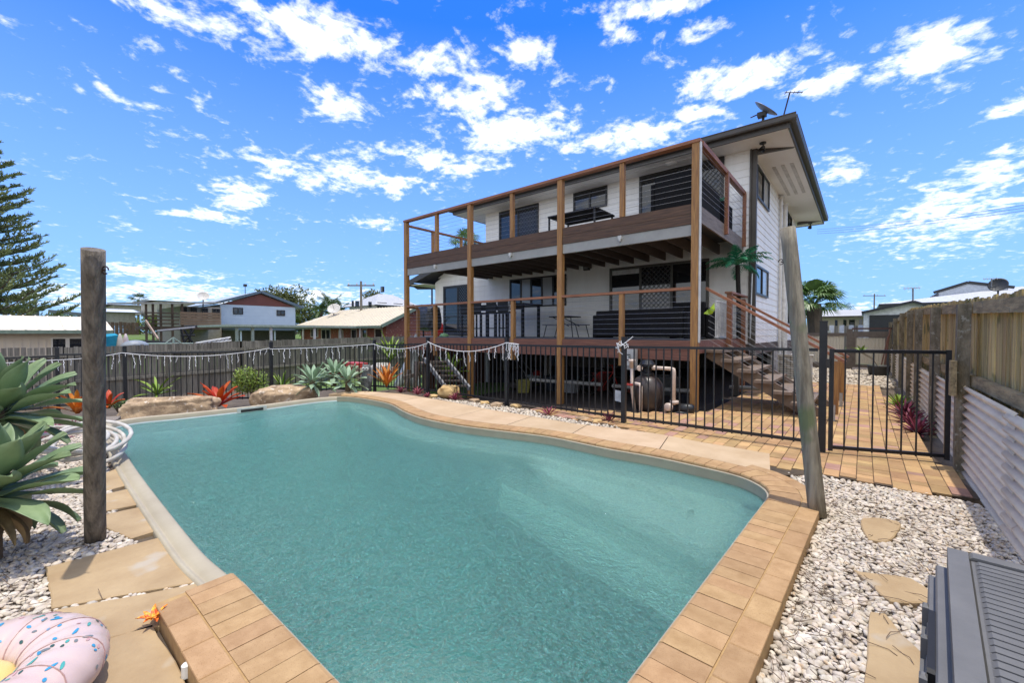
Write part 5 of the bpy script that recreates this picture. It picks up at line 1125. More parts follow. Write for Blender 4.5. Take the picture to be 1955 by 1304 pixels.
# baby gate, green bag, bags at stair head
bg_=empty('safety_gate',(-2.25,10.5,F1),'folded white safety gate standing behind the stair head post','gate'); m_wt=mat('white_enamel',(.72,.71,.69),.4); xx=DX1-.14
b=MB()
for z in (F1+.03,F1+.80): b.box(xx-.015,xx+.015,9.65,10.9,z,z+.03)
b.build('gate_rail',m_wt,bg_)
for k in range(10): 
    y=9.68+k*.13; B('gate_bar',m_wt,bg_,(xx-.011,xx+.011,y-.011,y+.011,F1+.062,F1+.798))
b=MB(); c=Vector(onY(1353,590,9.3)); r=random.Random(1)
vs=[c+Vector(v_) for v_ in ((-.10,0,-.09),(.0,.03,-.12),(.12,0,-.02),(.10,.03,.13),(.03,0,.02),(-.03,.05,-.01),(.05,.08,-.10))]; b.add(vs,[(0,1,5),(1,4,5),(1,2,4),(2,3,4),(3,6,2),(1,6,2),(0,5,6),(5,4,6),(4,3,6)]); tag(b.build('lime_bag',mat('lime_plastic',(.42,.60,.03),.4),None,tuple(c)),'bright lime green plastic bag on top of the black armchair','bag')
b=MB(); b.tube([(-2.05,11.25,F1),(-2.06,11.45,F1+1.55)],.02,6); tag(b.build('aluminium_pole',m_cable,None,(-2.05,11.3,F1)),'thin metal pole leaning beside the artificial palm at the wall corner','pole')
# air conditioner
ac=empty('air_conditioner',(-1.4,14.0,0),'cream outdoor air conditioner unit beside the stairs at the house wall','air conditioner'); x1_=-1.35; yy=15.2; xa=onY(1467,700,yy).x
B('case',mat('cream_enamel',(.60,.56,.49),.5),ac,(-2.0,-1.15,yy,yy+.35,.0,.68)); B('top_cap',mat('cream_enamel'),ac,(-2.03,-1.12,yy-.02,yy+.37,.681,.72))
b=MB(); 
for k in range(9): b.box(-1.96,-1.55,yy-.014,yy-.003,.06+k*.07,.07+k*.07)
for k in range(5): b.box(-1.95+k*.09,-1.94+k*.09,yy-.014,yy-.003,.03,.66)
b.build('grille',m_frame,ac)
# mulch-side details: air tank pot at back
c=Vector(G(1683,706,-.05)); c=Vector((.42,18.6,-.05)); pt=empty('plant_pot',tuple(c),'dark round pot with a small bare stemmed plant at the end of the path','pot plant'); b=MB(); b.smooth=True; b.lathe([(0,0),(.22,0),(.26,.05),(.30,.30),(.30,.34),(.27,.34),(.25,.28),(0,.28)],c,20); b.build('pot',mat('dark_pot',(.05,.048,.045),.6),pt)
b=MB(); b.tube([c+Vector((0,0,.28)),c+Vector((-.15,0,.55)),c+Vector((-.45,0,.75))],.03,6); b.build('stem',mat('pale_bark',(.4,.34,.26),.8),pt)
b=MB(); b.smooth=True; r=random.Random(3)
for k in range(12): blade(b,c+Vector((-.45,0,.75)),k*2.4,r.uniform(.2,1.2),.35,.07,.6,6,.15,.002)
b.build('foliage',m_lgr,pt)
# ------------------------------------------------------------ under and beside the deck
m_gmt=mat('grey_rail_metal',(.24,.24,.25),.5); 
pr=empty('play_ladder',tuple(G(850,760,-.3)),'dark timber play frame with sloping grey ladder beyond the fence','play frame')
A0=atD(811,686,11.4); A1=atD(852,742,10.3)
def parr(nm,m,a,b_,w,h): b=MB(); b.bar(a,b_,w,h); return b.build(nm,m,pr)
sd3=Vector((.45,.35,0))
parr('ladder_rail',m_gmt,A0,A1,.05,.11); parr('ladder_rail',m_gmt,A0+sd3,A1+sd3,.05,.11)
for k in range(6): t=(k+.5)/6; parr('rung',m_joist,A0.lerp(A1,t),A0.lerp(A1,t)+sd3,.04,.04)
for (px,py0,py1,d) in ((797,690,752,11.6),(812,684,750,11.8),(846,690,735,12.2),(781,706,750,12.0)): parr('frame_post',m_joist,atD(px,py0,d),atD(px-(6 if px in(797,781) else -2),py1,d-.1),.09,.09)
parr('cross_beam',m_joist,atD(770,722,11.6),atD(850,700,12.0),.08,.1); parr('platform',m_joist,atD(800,694,11.6),atD(855,690,12.2),.5,.05)
b=MB(); c=Vector(atD(772,640,14.2)); r=random.Random(1); 
g0=[atD(790,640,13.2),atD(772,668,13.2),atD(748,742,13.2),atD(800,742,13.2),atD(806,690,13.2)]
vs=[];n_=14
for i in range(n_+1):
    t=i/n_; lft=atD(792-44*t**1.2,638+100*t,13.2); rgt=atD(796+6*t,638+100*t,13.2)
    for j in range(9): s_=j/8; p=lft.lerp(rgt,s_); vs.append(p+FW*(.12*math.sin(j*1.9+t*1.5)*(.3+t)))
b.smooth=True; b.add(vs,[(i*9+j,i*9+j+1,(i+1)*9+j+1,(i+1)*9+j) for i in range(n_) for j in range(8)]); o=b.build('white_sheet',mat('white_tarpaulin',(.68,.69,.70),.5),None,tuple(c)); o.modifiers.new('s','SOLIDIFY').thickness=.01; tag(o,'white plastic sheet hanging in folds beside the leftmost deck post','sheet')
# log pile / stones on the lawn
r=random.Random(3); lp=empty('firewood_pile',tuple(G(680,722,-.5)),'heap of pale broken branches on the lawn behind the owl','wood pile')
for k in range(22):
    b=MB(); q=atD(r.uniform(664,722),r.uniform(700,718),13.2); a=r.uniform(0,3.1); d=Vector((math.cos(a),math.sin(a),r.uniform(-.25,.25)))*r.uniform(.2,.45); b.tube([q-d,q+d],[.05*r.uniform(.5,1.1)]*2,6); b.build('branch',mat('pale_driftwood',(.36,.29,.22),.9,(.2,.155,.11),8),lp)
rock(atD(728,710,13.0),(.30,.3,.28),'whitish grey rock on the lawn behind the fence corner post',71,mat('pale_grey_rock',(.52,.50,.46),.9,(.3,.28,.25),5,bump=.6),'rock','rock')
b=MB(); q=atD(676,699,13.6); b.box(q.x-.3,q.x+.5,q.y-.2,q.y+.2,q.z-.1,q.z+.12); tag(b.build('red_crate',mat('faded_red_plastic',(.50,.06,.05),.5),None,tuple(q)),'faded red crate behind the pale agaves on the lawn','crate')
# stored things under the deck and house
def tyre(c,r0,r1,ax,label,k):
    c=Vector(c); ax=Vector(ax).normalized(); x=ax.orthogonal().normalized(); y=ax.cross(x); b=MB(); b.smooth=True; vs=[]; n1_,n2_=28,10
    for i in range(n1_):
        u=2*PI*i/n1_; d=x*math.cos(u)+y*math.sin(u)
        for j in range(n2_): v_=2*PI*j/n2_; vs.append(c+d*(r0+r1*math.cos(v_))+ax*(r1*math.sin(v_)))
    b.add(vs,[(i*n2_+j,((i+1)%n1_)*n2_+j,((i+1)%n1_)*n2_+(j+1)%n2_,i*n2_+(j+1)%n2_) for i in range(n1_) for j in range(n2_)]); return tag(b.build('tyre',mat('perished_rubber',(.06,.055,.05),.8,bump=.5),None,tuple(c)),label,'tyre')
tyre(G(968,744,-.30)+Vector((0,.6,.10)),.33,.10,(0,0,1),'old car tyre lying flat under the deck behind the middle fence post',1)
def trampoline(): pass
mow=empty('lawn_mower',tuple(G(965,740,-.35)+Vector((0,1.7,0))),'old lawn mower with red engine stored under the deck','lawn mower'); c=Vector(mow.location)+Vector((0,0,.02))
B('deck_plate',mat('grey_mower_metal',(.30,.31,.32),.4,metal=.3),mow,(c.x-.35,c.x+.3,c.y-.25,c.y+.25,c.z+.10,c.z+.24)); b=MB(); b.lathe([(.14,0),(.15,.10),(.10,.16),(0,.17)],c+Vector((0,0,.242)),16); b.build('engine',mat('red_enamel'),mow)
for a in (-1,1):
    for q in (-1,1): b=MB(); b.lathe([(0,0),(.10,0),(.10,.05),(0,.05)],c+Vector((.3*a,.26*q,.10)),16,(0,q,0)); b.build('wheel',m_blk,mow)
b=MB(); b.tube([c+Vector((-.3,-.2,.2)),c+Vector((-.95,-.2,.85)),c+Vector((-.95,.2,.85)),c+Vector((-.3,.2,.2))],.014,6); b.build('handle',m_gmt,mow)
bk=empty('bicycle',(-4.9,9.6,-.3),"old child's bicycle lying in the dark under the deck",'bicycle'); c=Vector((-5.0,9.6,-.22+.27))
for dx in (-.4,.4):
    b=MB(); x=[]; n1_=24; b.tube([c+Vector((dx+.25*math.cos(2*PI*i/24),0,.25*math.sin(2*PI*i/24))) for i in range(25)],.02,6,False); w_=b.build('wheel',m_blk,bk)
b=MB(); b.tube([c+Vector((-.4,0,0)),c+Vector((-.1,0,.32)),c+Vector((.28,0,.36)),c+Vector((.4,0,0))],.016,6); b.tube([c+Vector((-.1,0,.32)),c+Vector((0,0,-.03)),c+Vector((.28,0,.36))],.016,6); b.tube([c+Vector((.28,0,.36)),c+Vector((.25,0,.52))],.014,6); b.tube([c+Vector((.25,-.2,.52)),c+Vector((.25,.2,.52))],.014,6); b.build('bike_frame',mat('red_enamel'),bk)
B('saddle',m_blk,bk,(c.x-.22,c.x+.02,c.y-.06,c.y+.06,c.z+.40,c.z+.45))
bl=MB(); bl.smooth=True; v,f=ico(3); c=Vector((-4.35,9.9,.05)); bl.add([c+Vector(p)*.19 for p in v],f); tag(bl.build('space_hopper',mat('faded_orange_rubber',(.30,.08,.045),.6),None,tuple(c)),'faded orange ball under the house behind the fence','ball')
for k,(x0,x1,y,lab) in enumerate(((-6.6,-4.6,8.7,'grey pipe lying across the ground under the deck on the left'),(-4.4,-2.6,8.9,'grey pipe lying across the ground under the deck behind the filter'),(-2.4,-1.3,10.9,'pale pipe on the ground behind the stairs'))):
    b=MB(); b.tube([(x0,y,.16 if k<2 else .10),(x1,y+.1,.18 if k<2 else .12)],.045,10); tag(b.build('drain_pipe',mat('weathered_grey_pipe',(.30,.29,.27),.6),None,((x0+x1)/2,y,.1)),lab,'pipe','grey pipes under the house')
for k,(x,y,w_,h_,col,lab) in enumerate(((-7.4,9.4,.5,.35,(.30,.28,.08),'mustard coloured tub under the deck on the left'),(-6.9,10.2,.6,.4,(.02,.03,.05),'dark blue crate under the deck'),(-6.1,9.9,.5,.3,(.28,.30,.33),'silver metal case under the deck'),(-3.7,10.3,.7,.45,(.10,.11,.12),'dark plastic tub under the deck near the filter'),(-5.6,10.6,.45,.5,(.16,.02,.02),'dark red bin under the house'))):
    z=terr(x,y)+.03; b=MB(); b.lathe([(0,0),(w_*.42,0),(w_*.5,h_*.9),(w_*.54,h_*.9),(w_*.54,h_),(w_*.46,h_),(w_*.4,h_*.2),(0,h_*.2)],(x,y,z),4+k*2); tag(b.build('storage_tub',mat('tub_plastic_%s'%'abcde'[k],col,.5),None,(x,y,z)),lab,'tub','tubs stored under the deck')
#@@FAR
# ------------------------------------------------------------ neighbours on the left
m_shedw=mat('cream_ribbed_wall',(.70,.58,.43),.6,(.62,.51,.38),2); m_shedr=mat('cream_metal_roof',(.70,.62,.50),.5,(.62,.55,.44),2); m_sage=mat('sage_gutter',(.20,.26,.19),.5)
def rib(b,p0,p1,z0,z1,n_out,p=.18,dep=.02,z0b=None,z1b=None):
    # ribbed sheet between two ground points
    A,Bq=Vector(p0),Vector(p1); L=(Bq-A).length; u=(Bq-A)/L; n=int(L/p); o=Vector(n_out)
    for k in range(n):
        for (f0,f1,e) in ((0,.8,0),(.8,1,dep)):
            a=A+u*(L*(k+f0)/n)+o*e; c_=A+u*(L*(k+f1)/n)+o*e; b.add([(a.x,a.y,z0),(c_.x,c_.y,z0),(c_.x,c_.y,z1),(a.x,a.y,z1)],[(0,1,2,3)])
        a=A+u*(L*(k+.8)/n); b.add([(a.x,a.y,z0),(a.x+o.x*dep,a.y+o.y*dep,z0),(a.x+o.x*dep,a.y+o.y*dep,z1),(a.x,a.y,z1)],[(0,1,2,3)])
XS=-21.5; ye=onX(199,640,XS).y; z_e=onX(100,631,XS).z; z_r=z_e+.55
shd=empty('garden_shed',(XS-2,ye-6,-.9),'long cream metal shed with two dark windows behind the paling fence on the left','shed')
b=MB(); b.box(XS-4.5,XS-.02,ye-13,ye,-.95,z_e); rib(b,(XS,ye-13),(XS,ye),-.95,z_e,(1,0)); b.build('wall',m_shedw,shd)
b=MB(); b.add([(XS+.25,ye-13.2,z_e),(XS+.25,ye+.2,z_e),(XS-2.3,ye+.2,z_r),(XS-2.3,ye-13.2,z_r),(XS-4.8,ye+.2,z_e),(XS-4.8,ye-13.2,z_e)],[(0,1,2,3),(3,2,4,5)])
for k in range(45): y=ye-13+k*.3; b.bar((XS+.25,y,z_e+.01),(XS-2.3,y,z_r+.01),.04,.03)
b.build('roof',m_shedr,shd); B('gutter',m_sage,shd,(XS+.26,XS+.38,ye-13.2,ye+.2,z_e-.11,z_e+.01))
y0=onX(97,670,XS).y; y1=onX(129,670,XS).y; y2=onX(162,670,XS).y; zt=onX(120,644,XS).z
for a,c_ in ((y0,y1),(y1,y2)):
    b=MB(); frame(b,'y',XS+.022,a,c_,.25,zt,.05,.04,1); w_=b.build('window',m_shedr,shd); B('pane',m_glass,w_,(XS+.024,XS+.034,a+.05,c_-.05,.30,zt-.05))
# blue grey two storey house
XB=-40.; Yb=lambda px: onX(px,620,XB).y; Zb=lambda px,py: onX(px,py,XB).z
bh=empty('blue_house',(XB,Yb(490),.8),'pale blue grey two storey house with red brown gable beyond the fence','house')
m_blue=mat('pale_blue_board',(.50,.57,.62),.6,(.46,.53,.58),2); m_red=mat('red_brown_gable',(.17,.055,.04),.6,(.14,.045,.032),2); m_nav=mat('blue_grey_fascia',(.10,.14,.18),.5); m_blr=mat('light_metal_roof',(.45,.50,.53),.4)
ya,yb_=Yb(421),Yb(564); zl,zr2=Zb(421,578),Zb(564,589); ze=(zl+zr2)/2; zap=Zb(497,561); ym=Yb(497)
b=MB(); b.box(XB-9,XB-.03,ya,yb_,.5,ze-.01); clad(b,'y',XB,ya,yb_,1.9,ze,1,.3); b.build('wall',m_blue,bh)
b=MB(); b.add([(XB,ya,ze),(XB,yb_,ze),(XB,ym,zap)],[(0,1,2)]); b.add([(XB+.03,ya,ze),(XB+.03,yb_,ze),(XB+.03,ym,zap-.05)],[(0,1,2)]); b.build('gable',m_red,bh)
b=MB()
for s_,(p,q_) in enumerate(((ya-.6,ym),(yb_+.6,ym))):
    zz=ze-.10; b.add([(XB+.3,p,zz),(XB+.3,q_,zap+.1),(XB-9,q_,zap+.1),(XB-9,p,zz),(XB+.3,p,zz+.12),(XB+.3,q_,zap+.22),(XB-9,q_,zap+.22),(XB-9,p,zz+.12)],[(0,1,2,3),(4,7,6,5),(0,4,5,1),(0,3,7,4),(1,5,6,2),(2,6,7,3)])
b.build('roof',m_blr,bh)
b=MB(); b.bar((XB+.34,ya-.6,ze-.02),(XB+.34,ym,zap+.16),.05,.2); b.bar((XB+.34,yb_+.6,ze-.02),(XB+.34,ym,zap+.16),.05,.2); b.build('bargeboard',m_nav,bh)
def win(root,x,a,c_,z0,z1,n=2,fm=None):
    b=MB(); frame(b,'y',x,a,c_,z0,z1,.07,.05,1)
    for k in range(1,n): y=a+(c_-a)*k/n; b.box(x,x+.045,y-.04,y+.04,z0+.07,z1-.07)
    w_=b.build('window',fm or m_frame,root); B('pane',m_glass,w_,(x+.003,x+.02,a+.07,c_-.07,z0+.07,z1-.07))
for (p0,p1,t,bo) in ((445,464,587,600),(528,544,592,603)): win(bh,XB+.02,Yb(p0),Yb(p1),Zb(p0,bo),Zb(p0,t))
B('carport_roof',m_nav,bh,(XB+.03,XB+4.0,ya,yb_+1.5,Zb(500,628)-.15,Zb(500,628)+.05)); 
for y in (ya+.2,ya+2.6,yb_): B('carport_post',m_blue,bh,(XB+3.7,XB+3.8,y,y+.1,.6,Zb(500,628)-.16))
B('lower_wall',mat('plain_grey_wall',(.32,.31,.29),.8),bh,(XB-.02,XB+.02,ya+.1,yb_-.1,.5,1.85))  # lower wall in one even grey
# verandah wing
m_vw=mat('beige_wing_wall',(.42,.38,.31),.7); m_dk=mat('verandah_brown',(.12,.075,.05),.8,(.06,.04,.03),3)
XV=XB+3.2; yv0,yv1=onX(275,600,XV).y,onX(420,600,XV).y; zd=onX(380,611,XV).z; zr3=onX(350,578,XV).z; zf_=onX(380,624,XV).z
vw=empty('verandah_wing',(XV,(yv0+yv1)/2,.8),'timber verandah on posts with slatted rail joined to the left of the blue grey house','verandah')
ywl=onX(344,600,XB+.4).y; B('wall',m_vw,vw,(XB-7,XB+.4,ywl,ya-.05,.6,zr3-.1))
for (p0,p1) in ((349,357),(364,376),(385,397),(405,420)): 
    a,c_=onX(p0,600,XB+.4).y,onX(p1,600,XB+.4).y; win(vw,XB+.41,a,c_,onX(380,610,XB+.4).z,onX(380,588,XB+.4).z,2)
b=MB(); b.add([(XV+.3,yv0-.6,zr3-.25),(XV+.3,yv1,zr3+.05),(XB-7,yv1,zr3+.5),(XB-7,yv0-.6,zr3+.2),(XV+.3,yv0-.6,zr3-.13),(XV+.3,yv1,zr3+.17),(XB-7,yv1,zr3+.62),(XB-7,yv0-.6,zr3+.32)],[(0,1,2,3),(4,7,6,5),(0,4,5,1),(0,3,7,4),(1,5,6,2),(2,6,7,3)]); b.build('roof',mat('verandah_roof',(.33,.31,.28),.6),vw)
for px in (279,292,307,329,348): y=onX(px,600,XV).y; B('verandah_post',m_dk,vw,(XV-.06,XV+.06,y-.06,y+.06,.3,zr3-.05))
B('floor',m_dk,vw,(XB+.4,XV,yv0,yv1,zf_-.2,zf_))
b=MB()
for k in range(5): z=zf_+.12+k*.19; b.box(XV+.1,XV+.14,onX(343,600,XV).y,yv1,z,z+.16)
b.build('slat_rail',mat('brown_slats',(.27,.17,.11),.8,(.2,.13,.085),3),vw)
b=MB()
for k in range(4): z=zf_+.15+k*.24; b.box(XV+.1,XV+.14,yv0,onX(341,600,XV).y,z,z+.09)
b.build('open_rail',m_dk,vw)
b=MB(); p,q_=onX(278,612,XV+.5),onX(302,648,XV+2.2); b.bar(p,q_,.08,.14); b.build('stair_stringer',mat('pale_handrail',(.38,.27,.22),.7),vw)
B('lower_room',mat('dark_red_lower',(.13,.04,.035),.7),vw,(XB-3,XB+.35,onX(360,640,XB).y,ya,.5,zf_-.22))
# carport over the fence, boat rack, clothesline, tarp
XC=-25.; cp_=empty('carport',(XC,onX(520,630,XC).y,-.5),'flat roofed carport with pale green edge and white post before the blue grey house','carport')
yc0,yc1=onX(432,625,XC).y,onX(680,625,XC).y; zc0=onX(500,620,XC).z
B('roof',mat('pale_green_metal',(.36,.42,.34),.5),cp_,(XC-5,XC,yc0,yc1,zc0-.12,zc0)); 
for px,m_ in ((517,m_wt),(452,mat('pale_green_metal')),(482,mat('pale_green_metal')),(600,m_wt)): y=onX(px,630,XC-.3).y; B('post',m_,cp_,(XC-.35,XC-.23,y-.06,y+.06,-.8,zc0-.125))
XK=-24.; rk=empty('ladder_rack',(XK,onX(400,650,XK).y,.0),'white tubular ladder rack showing above the paling fence','rack')
b=MB(); P=[onX(*p,XK) for p in ((374,655),(440,644),(442,650),(374,659))]; b.tube(P+[P[0]],.035,6); 
for k in range(9): t=k/8; b.tube([P[0].lerp(P[1],t),P[3].lerp(P[2],t)-Vector((.0,.25,0))],.028,6)
b.build('rack_frame',m_wt,rk)
XT=-25.; tr_=empty('outdoor_bar_frame',(XT,onX(355,640,XT).y,.0),'dark spindly metal frame with a long pale beam beyond the fence','frame')
b=MB(); b.tube([onX(300,632,XT),onX(372,625,XT)],.05,6); b.build('beam',m_gmt,tr_); b=MB()
for (p,q_) in (((345,627),(352,656)),((365,626),(360,656)),((345,640),(372,640)),((352,630),(368,655)),((370,630),(350,655)),((278,652),(345,656))): b.tube([onX(*p,XT),onX(*q_,XT)],.05,6)
b.build('legs',m_blk,tr_)
cl_=empty('clothesline',(-23,onX(333,655,-23).y,-.5),'pale green folding clothesline above the palings','clothesline'); b=MB(); X=-23
b.tube([onX(280,656,X),onX(370,656,X)],.03,6); b.tube([onX(315,656,X),onX(331,644,X),onX(347,656,X)],.02,6); b.tube([onX(331,644,X),onX(331,670,X)-Vector((0,0,.6))],.04,6); b.build('line_frame',mat('pale_green_enamel',(.35,.45,.38),.5),cl_)
X=-24; b=MB(); p=onX(201,641,X); q_=onX(226,653,X); b.add([(X,p.y,q_.z-.4),(X,q_.y,q_.z-.4),(X,q_.y,p.z+.02),(X,p.y,p.z-.05),(X-.9,p.y,q_.z-.4),(X-.9,q_.y,q_.z-.4),(X-.9,q_.y,p.z+.10),(X-.9,p.y,p.z+.05)],[(0,1,2,3),(7,6,5,4),(0,4,5,1),(1,5,6,2),(2,6,7,3),(3,7,4,0)]); tag(b.build('tarpaulin_stack',mat('turquoise_tarp',(.01,.30,.42),.5,(.01,.22,.32),6,bump=.4),None,tuple(p)),'turquoise tarpaulin covered load right of the cream shed','tarpaulin')
for k,(px,lab) in enumerate(((229,'pale towel bundle right of the turquoise tarpaulin'),(240,'thin pink white towel bundle second right of the turquoise tarpaulin'))):
    c=onX(px,649,X); b=MB(); b.smooth=True; b.lathe([(0,-.9),(.13,-.9),(.12,-.2),(.08,.08),(.03,.25),(0,.27)],c,10); tag(b.build('towel_bundle',mat('pale_towel_%s'%'ab'[k],((.62,.56,.48),(.60,.50,.50))[k],.9),None,tuple(c)),lab,'towel')
b=MB(); b.smooth=True; v,f=ico(3); c=onX(258,662,-21); b.add([c+Vector((p[0]*.3,p[1]*.42,p[2]*.25)) for p in v],f); tag(b.build('covered_dome',mat('blue_grey_cover',(.25,.28,.32),.5),None,tuple(c)),'blue grey rounded cover peeping over the paling fence','cover')
# grey shed, dark fence and distant houses up the hill
def boxhouse(name,X,p0,p1,top,eave,bot,dep,mw,mr,label,cat='building',flat=False,over=.5):
    ya_,yb2=onX(p0,eave,X).y,onX(p1,eave,X).y; z1_,z2_=onX(p0,eave,X).z,onX((p0+p1)/2,top,X).z; z0_=onX(p0,bot,X).z; root=empty(name,(X-dep/2,(ya_+yb2)/2,z0_),label,cat)
    b=MB(); b.box(X-dep,X-.02,ya_,yb2,z0_,z1_); rib(b,(X,ya_),(X,yb2),z0_,z1_,(1,0),.4,.04); b.build('wall',mw,root)
    b=MB(); b.add([(X+over,ya_-over,z1_),(X+over,yb2+over,z1_),(X-dep/2,yb2+over,z2_),(X-dep/2,ya_-over,z2_),(X-dep,yb2+over,z1_),(X-dep,ya_-over,z1_)],[(0,1,2,3),(3,2,4,5),(0,3,5),(1,4,2)]); b.build('roof',mr,root); return root
m_gw=mat('warm_grey_steel',(.36,.34,.31),.6); m_wr=mat('white_metal_roof',(.66,.68,.70),.4); m_dwall=mat('slate_wall',(.14,.17,.18),.7)
boxhouse('grey_shed',-62,194,258,587,595,620,9,m_gw,m_wr,'grey steel shed with white roof above the dark fence on the hill','shed')
boxhouse('grey_shed',-70,60,75,588,590,612,6,m_dwall,mat('slate_roof',(.12,.13,.13),.6),'dark slate coloured building behind the pine branches','building')
boxhouse('beige_house',-75,216,270,578,582,600,10,mat('beige_wall',(.5,.45,.36),.7),mat('grey_skillion',(.22,.22,.22),.6),'beige flat roofed house partly behind the grey shed','house')
boxhouse('beige_house',-56,300,372,571,574,600,8,mat('cream_upper_wall',(.52,.47,.37),.7),mat('grey_skillion'),'cream upper level with grey flat roof behind the timber verandah','house')
b=MB(); y=onX(195,630,-58).y
while y<onX(262,630,-58).y: b.box(-58.03,-58,y,y+.28,.6,onX(220,615,-58).z+rnd.uniform(-.05,.05)); y+=.31
tag(b.build('hill_fence',m_dk,None,(-58,onX(228,630,-58).y,.6)),'dark brown paling fence on the hill below the grey shed','fence')
b=MB(); y=onX(-10,612,-45).y
while y<onX(160,612,-45).y: b.box(-45.03,-45,y,y+.28,.6,onX(100,609,-45).z+rnd.uniform(-.04,.04)); y+=.30
tag(b.build('hill_fence',m_dk,None,(-45,onX(80,630,-45).y,.6)),'dark fence line just above the cream shed roof','fence')
pgl=empty('steel_pergola',(-50,onX(125,600,-50).y,1),'thin dark pergola frame above the cream shed','pergola'); X=-50
for (p,q_) in (((92,594),(162,601)),): b=MB(); b.bar(onX(*p,X),onX(*q_,X),.3,.25); b.build('beam',m_dwall,pgl)
for px in (106,152): p=onX(px,598,X); B('post',m_dwall,pgl,(X-.12,X+.12,p.y-.12,p.y+.12,.5,p.z))
# brick house with cream roof
YB=16.2; bkx=lambda px: onY(px,630,YB).x; xk1=bkx(737); xk0=bkx(575); zke=onY(737,619,YB).z
bhk=empty('brick_house',((xk0+xk1)/2,YB+4,-.6),'red brick house with cream metal roof and white window frames','house')
m_rb=mat('red_brick',(.30,.10,.06),.85,(.17,.07,.05),7,(1,1,2.5),.3,40,speck=(9,.62,(.45,.33,.25))); m_crr=mat('cream_roof_sheet',(.68,.60,.46),.5,(.60,.53,.41),3)
yk2=onX(830,630,xk1).y; ymid=(YB+yk2)/2+.5; zkr=onX(795,583,xk1).z; zkr=max(zkr,zke+1.3)
b=MB(); b.box(xk0,xk1,YB,yk2,-1.2,zke); b.add([(xk1,YB,zke),(xk1,yk2+.0,zke),(xk1,ymid,zkr-.1)],[(0,1,2)]); b.build('wall',m_rb,bhk)
b=MB(); xr=xk1+.5; xl=xk0-.6; xlr=onY(650,590,ymid).x
b.add([(xr,YB-.7,zke-.12),(xl,YB-.7,zke-.12),(xlr,ymid,zkr),(xr,ymid,zkr),(xr,yk2+.7,zke-.12),(xl,yk2+.7,zke-.12),(xr,YB-.7,zke-.20),(xr,ymid,zkr-.09),(xr,yk2+.7,zke-.20)],[(0,3,2,1),(3,4,5,2),(2,5,1),(0,6,7,3),(3,7,8,4)]); 
k=xl
while k<xr: b.bar((k,YB-.7,zke-.10),(max(k,xlr),ymid,zkr+.02) if k>xlr else (k,YB-.7+(ymid-YB+.7)*max(0,(k-xl)/(xlr-xl)),zke-.12+(zkr-zke+.12)*max(0,(k-xl)/(xlr-xl))),.05,.035); k+=.4
b.build('roof',m_crr,bhk)
B('gutter',m_sage,bhk,(xl,xr,YB-.84,YB-.71,zke-.26,zke-.10)); b=MB(); b.bar((xr+.04,YB-.7,zke-.15),(xr+.04,ymid,zkr-.03),.06,.2); b.build('bargeboard',m_sage,bhk)
for (p0,p1,n,t,bo) in ((594,608,1,626,644),(614,632,2,628,648),(647,656,1,630,650),(671,682,1,628,650),(692,701,1,628,646),(716,731,1,627,650)):
    a,c_=bkx(p0),bkx(p1); zt_=onY(p0,t,YB).z; zb_=max(-.9,onY(p0,bo,YB).z); b=MB(); frame(b,'x',YB,a,c_,zb_,zt_,.07,.05,-1); 
    for q in range(1,n): x=a+(c_-a)*q/n; b.box(x-.03,x+.03,YB-.045,YB,zb_+.07,zt_-.07)
    w_=b.build('window',mat('cream_window_frame',(.62,.56,.48),.5),bhk); B('pane',m_glass,w_,(a+.07,c_-.07,YB-.02,YB-.003,zb_+.07,zt_-.07))
for px in (592,664,702): x=bkx(px); B('verandah_post',m_wt,bhk,(x-.05,x+.05,YB-.62,YB-.52,-1,zke-.13))
ds=empty('satellite_dish',(bkx(638),YB+1.5,zke+.8),'large pale satellite dish on the cream roof of the brick house','satellite dish'); c=Vector(onY(638,591,YB+1.5)); dish(ds,c,.52,(.55,-.55,.62),mat('pale_dish',(.55,.52,.48),.5)); b=MB(); b.tube([c,c-Vector((.15,0,.75))],.04,6); b.tube([c,c+Vector((.35,-.35,.45))],.02,5); b.build('mount',m_gmt,ds)
ds=empty('satellite_dish',(XV-1,onX(388,570,XB).y,4),'pale satellite dish on the verandah roof left of the blue grey house','satellite dish'); c=Vector(onX(388,566,XB)); dish(ds,c,.4,(.8,-.2,.5),mat('pale_dish')); b=MB(); b.tube([c,c-Vector((.1,0,1.0))],.05,6); b.build('mount',m_gmt,ds)
# white hip roofed house
XH=-36; whs=empty('white_house',(XH,onX(740,600,XH).y,0),'white two storey house with grey hip roof behind the brick house','house'); ya_,yb2=onX(667,590,XH-5).y,onX(792,590,XH).y; ze_=onX(667,579,XH).z; zr_=onX(737,557,XH).z
b=MB(); b.box(XH-5,XH-.02,ya_,yb2,-.5,ze_); clad(b,'y',XH,ya_,yb2,1.5,ze_,1,.3); b.build('wall',mat('white_board_far',(.62,.62,.60),.7),whs)
b=MB(); o=.6; yr0=onX(722,560,XH-2.5).y; yr1=onX(750,560,XH-2.5).y; b.add([(XH+o,ya_-o,ze_-.05),(XH+o,yb2+o,ze_-.05),(XH-5-o,yb2+o,ze_-.05),(XH-5-o,ya_-o,ze_-.05),(XH-2.5,yr0,zr_),(XH-2.5,yr1,zr_)],[(0,1,5,4),(1,2,5),(2,3,4,5),(3,0,4),(0,3,2,1)]); b.build('roof',mat('pale_grey_roof',(.46,.46,.46),.5),whs)
B('gutter',m_frame,whs,(XH+o,XH+o+.1,ya_-o,yb2+o,ze_-.15,ze_-.02))
for (p0,p1,n) in ((671,675,1),(678,685,1),(703,709,1),(720,738,4),(751,768,4),(774,790,3)): win(whs,XH+.02,onX(p0,590,XH).y,onX(p1,590,XH).y,onX(720,587.5,XH).z,onX(720,578,XH).z+.05,n)
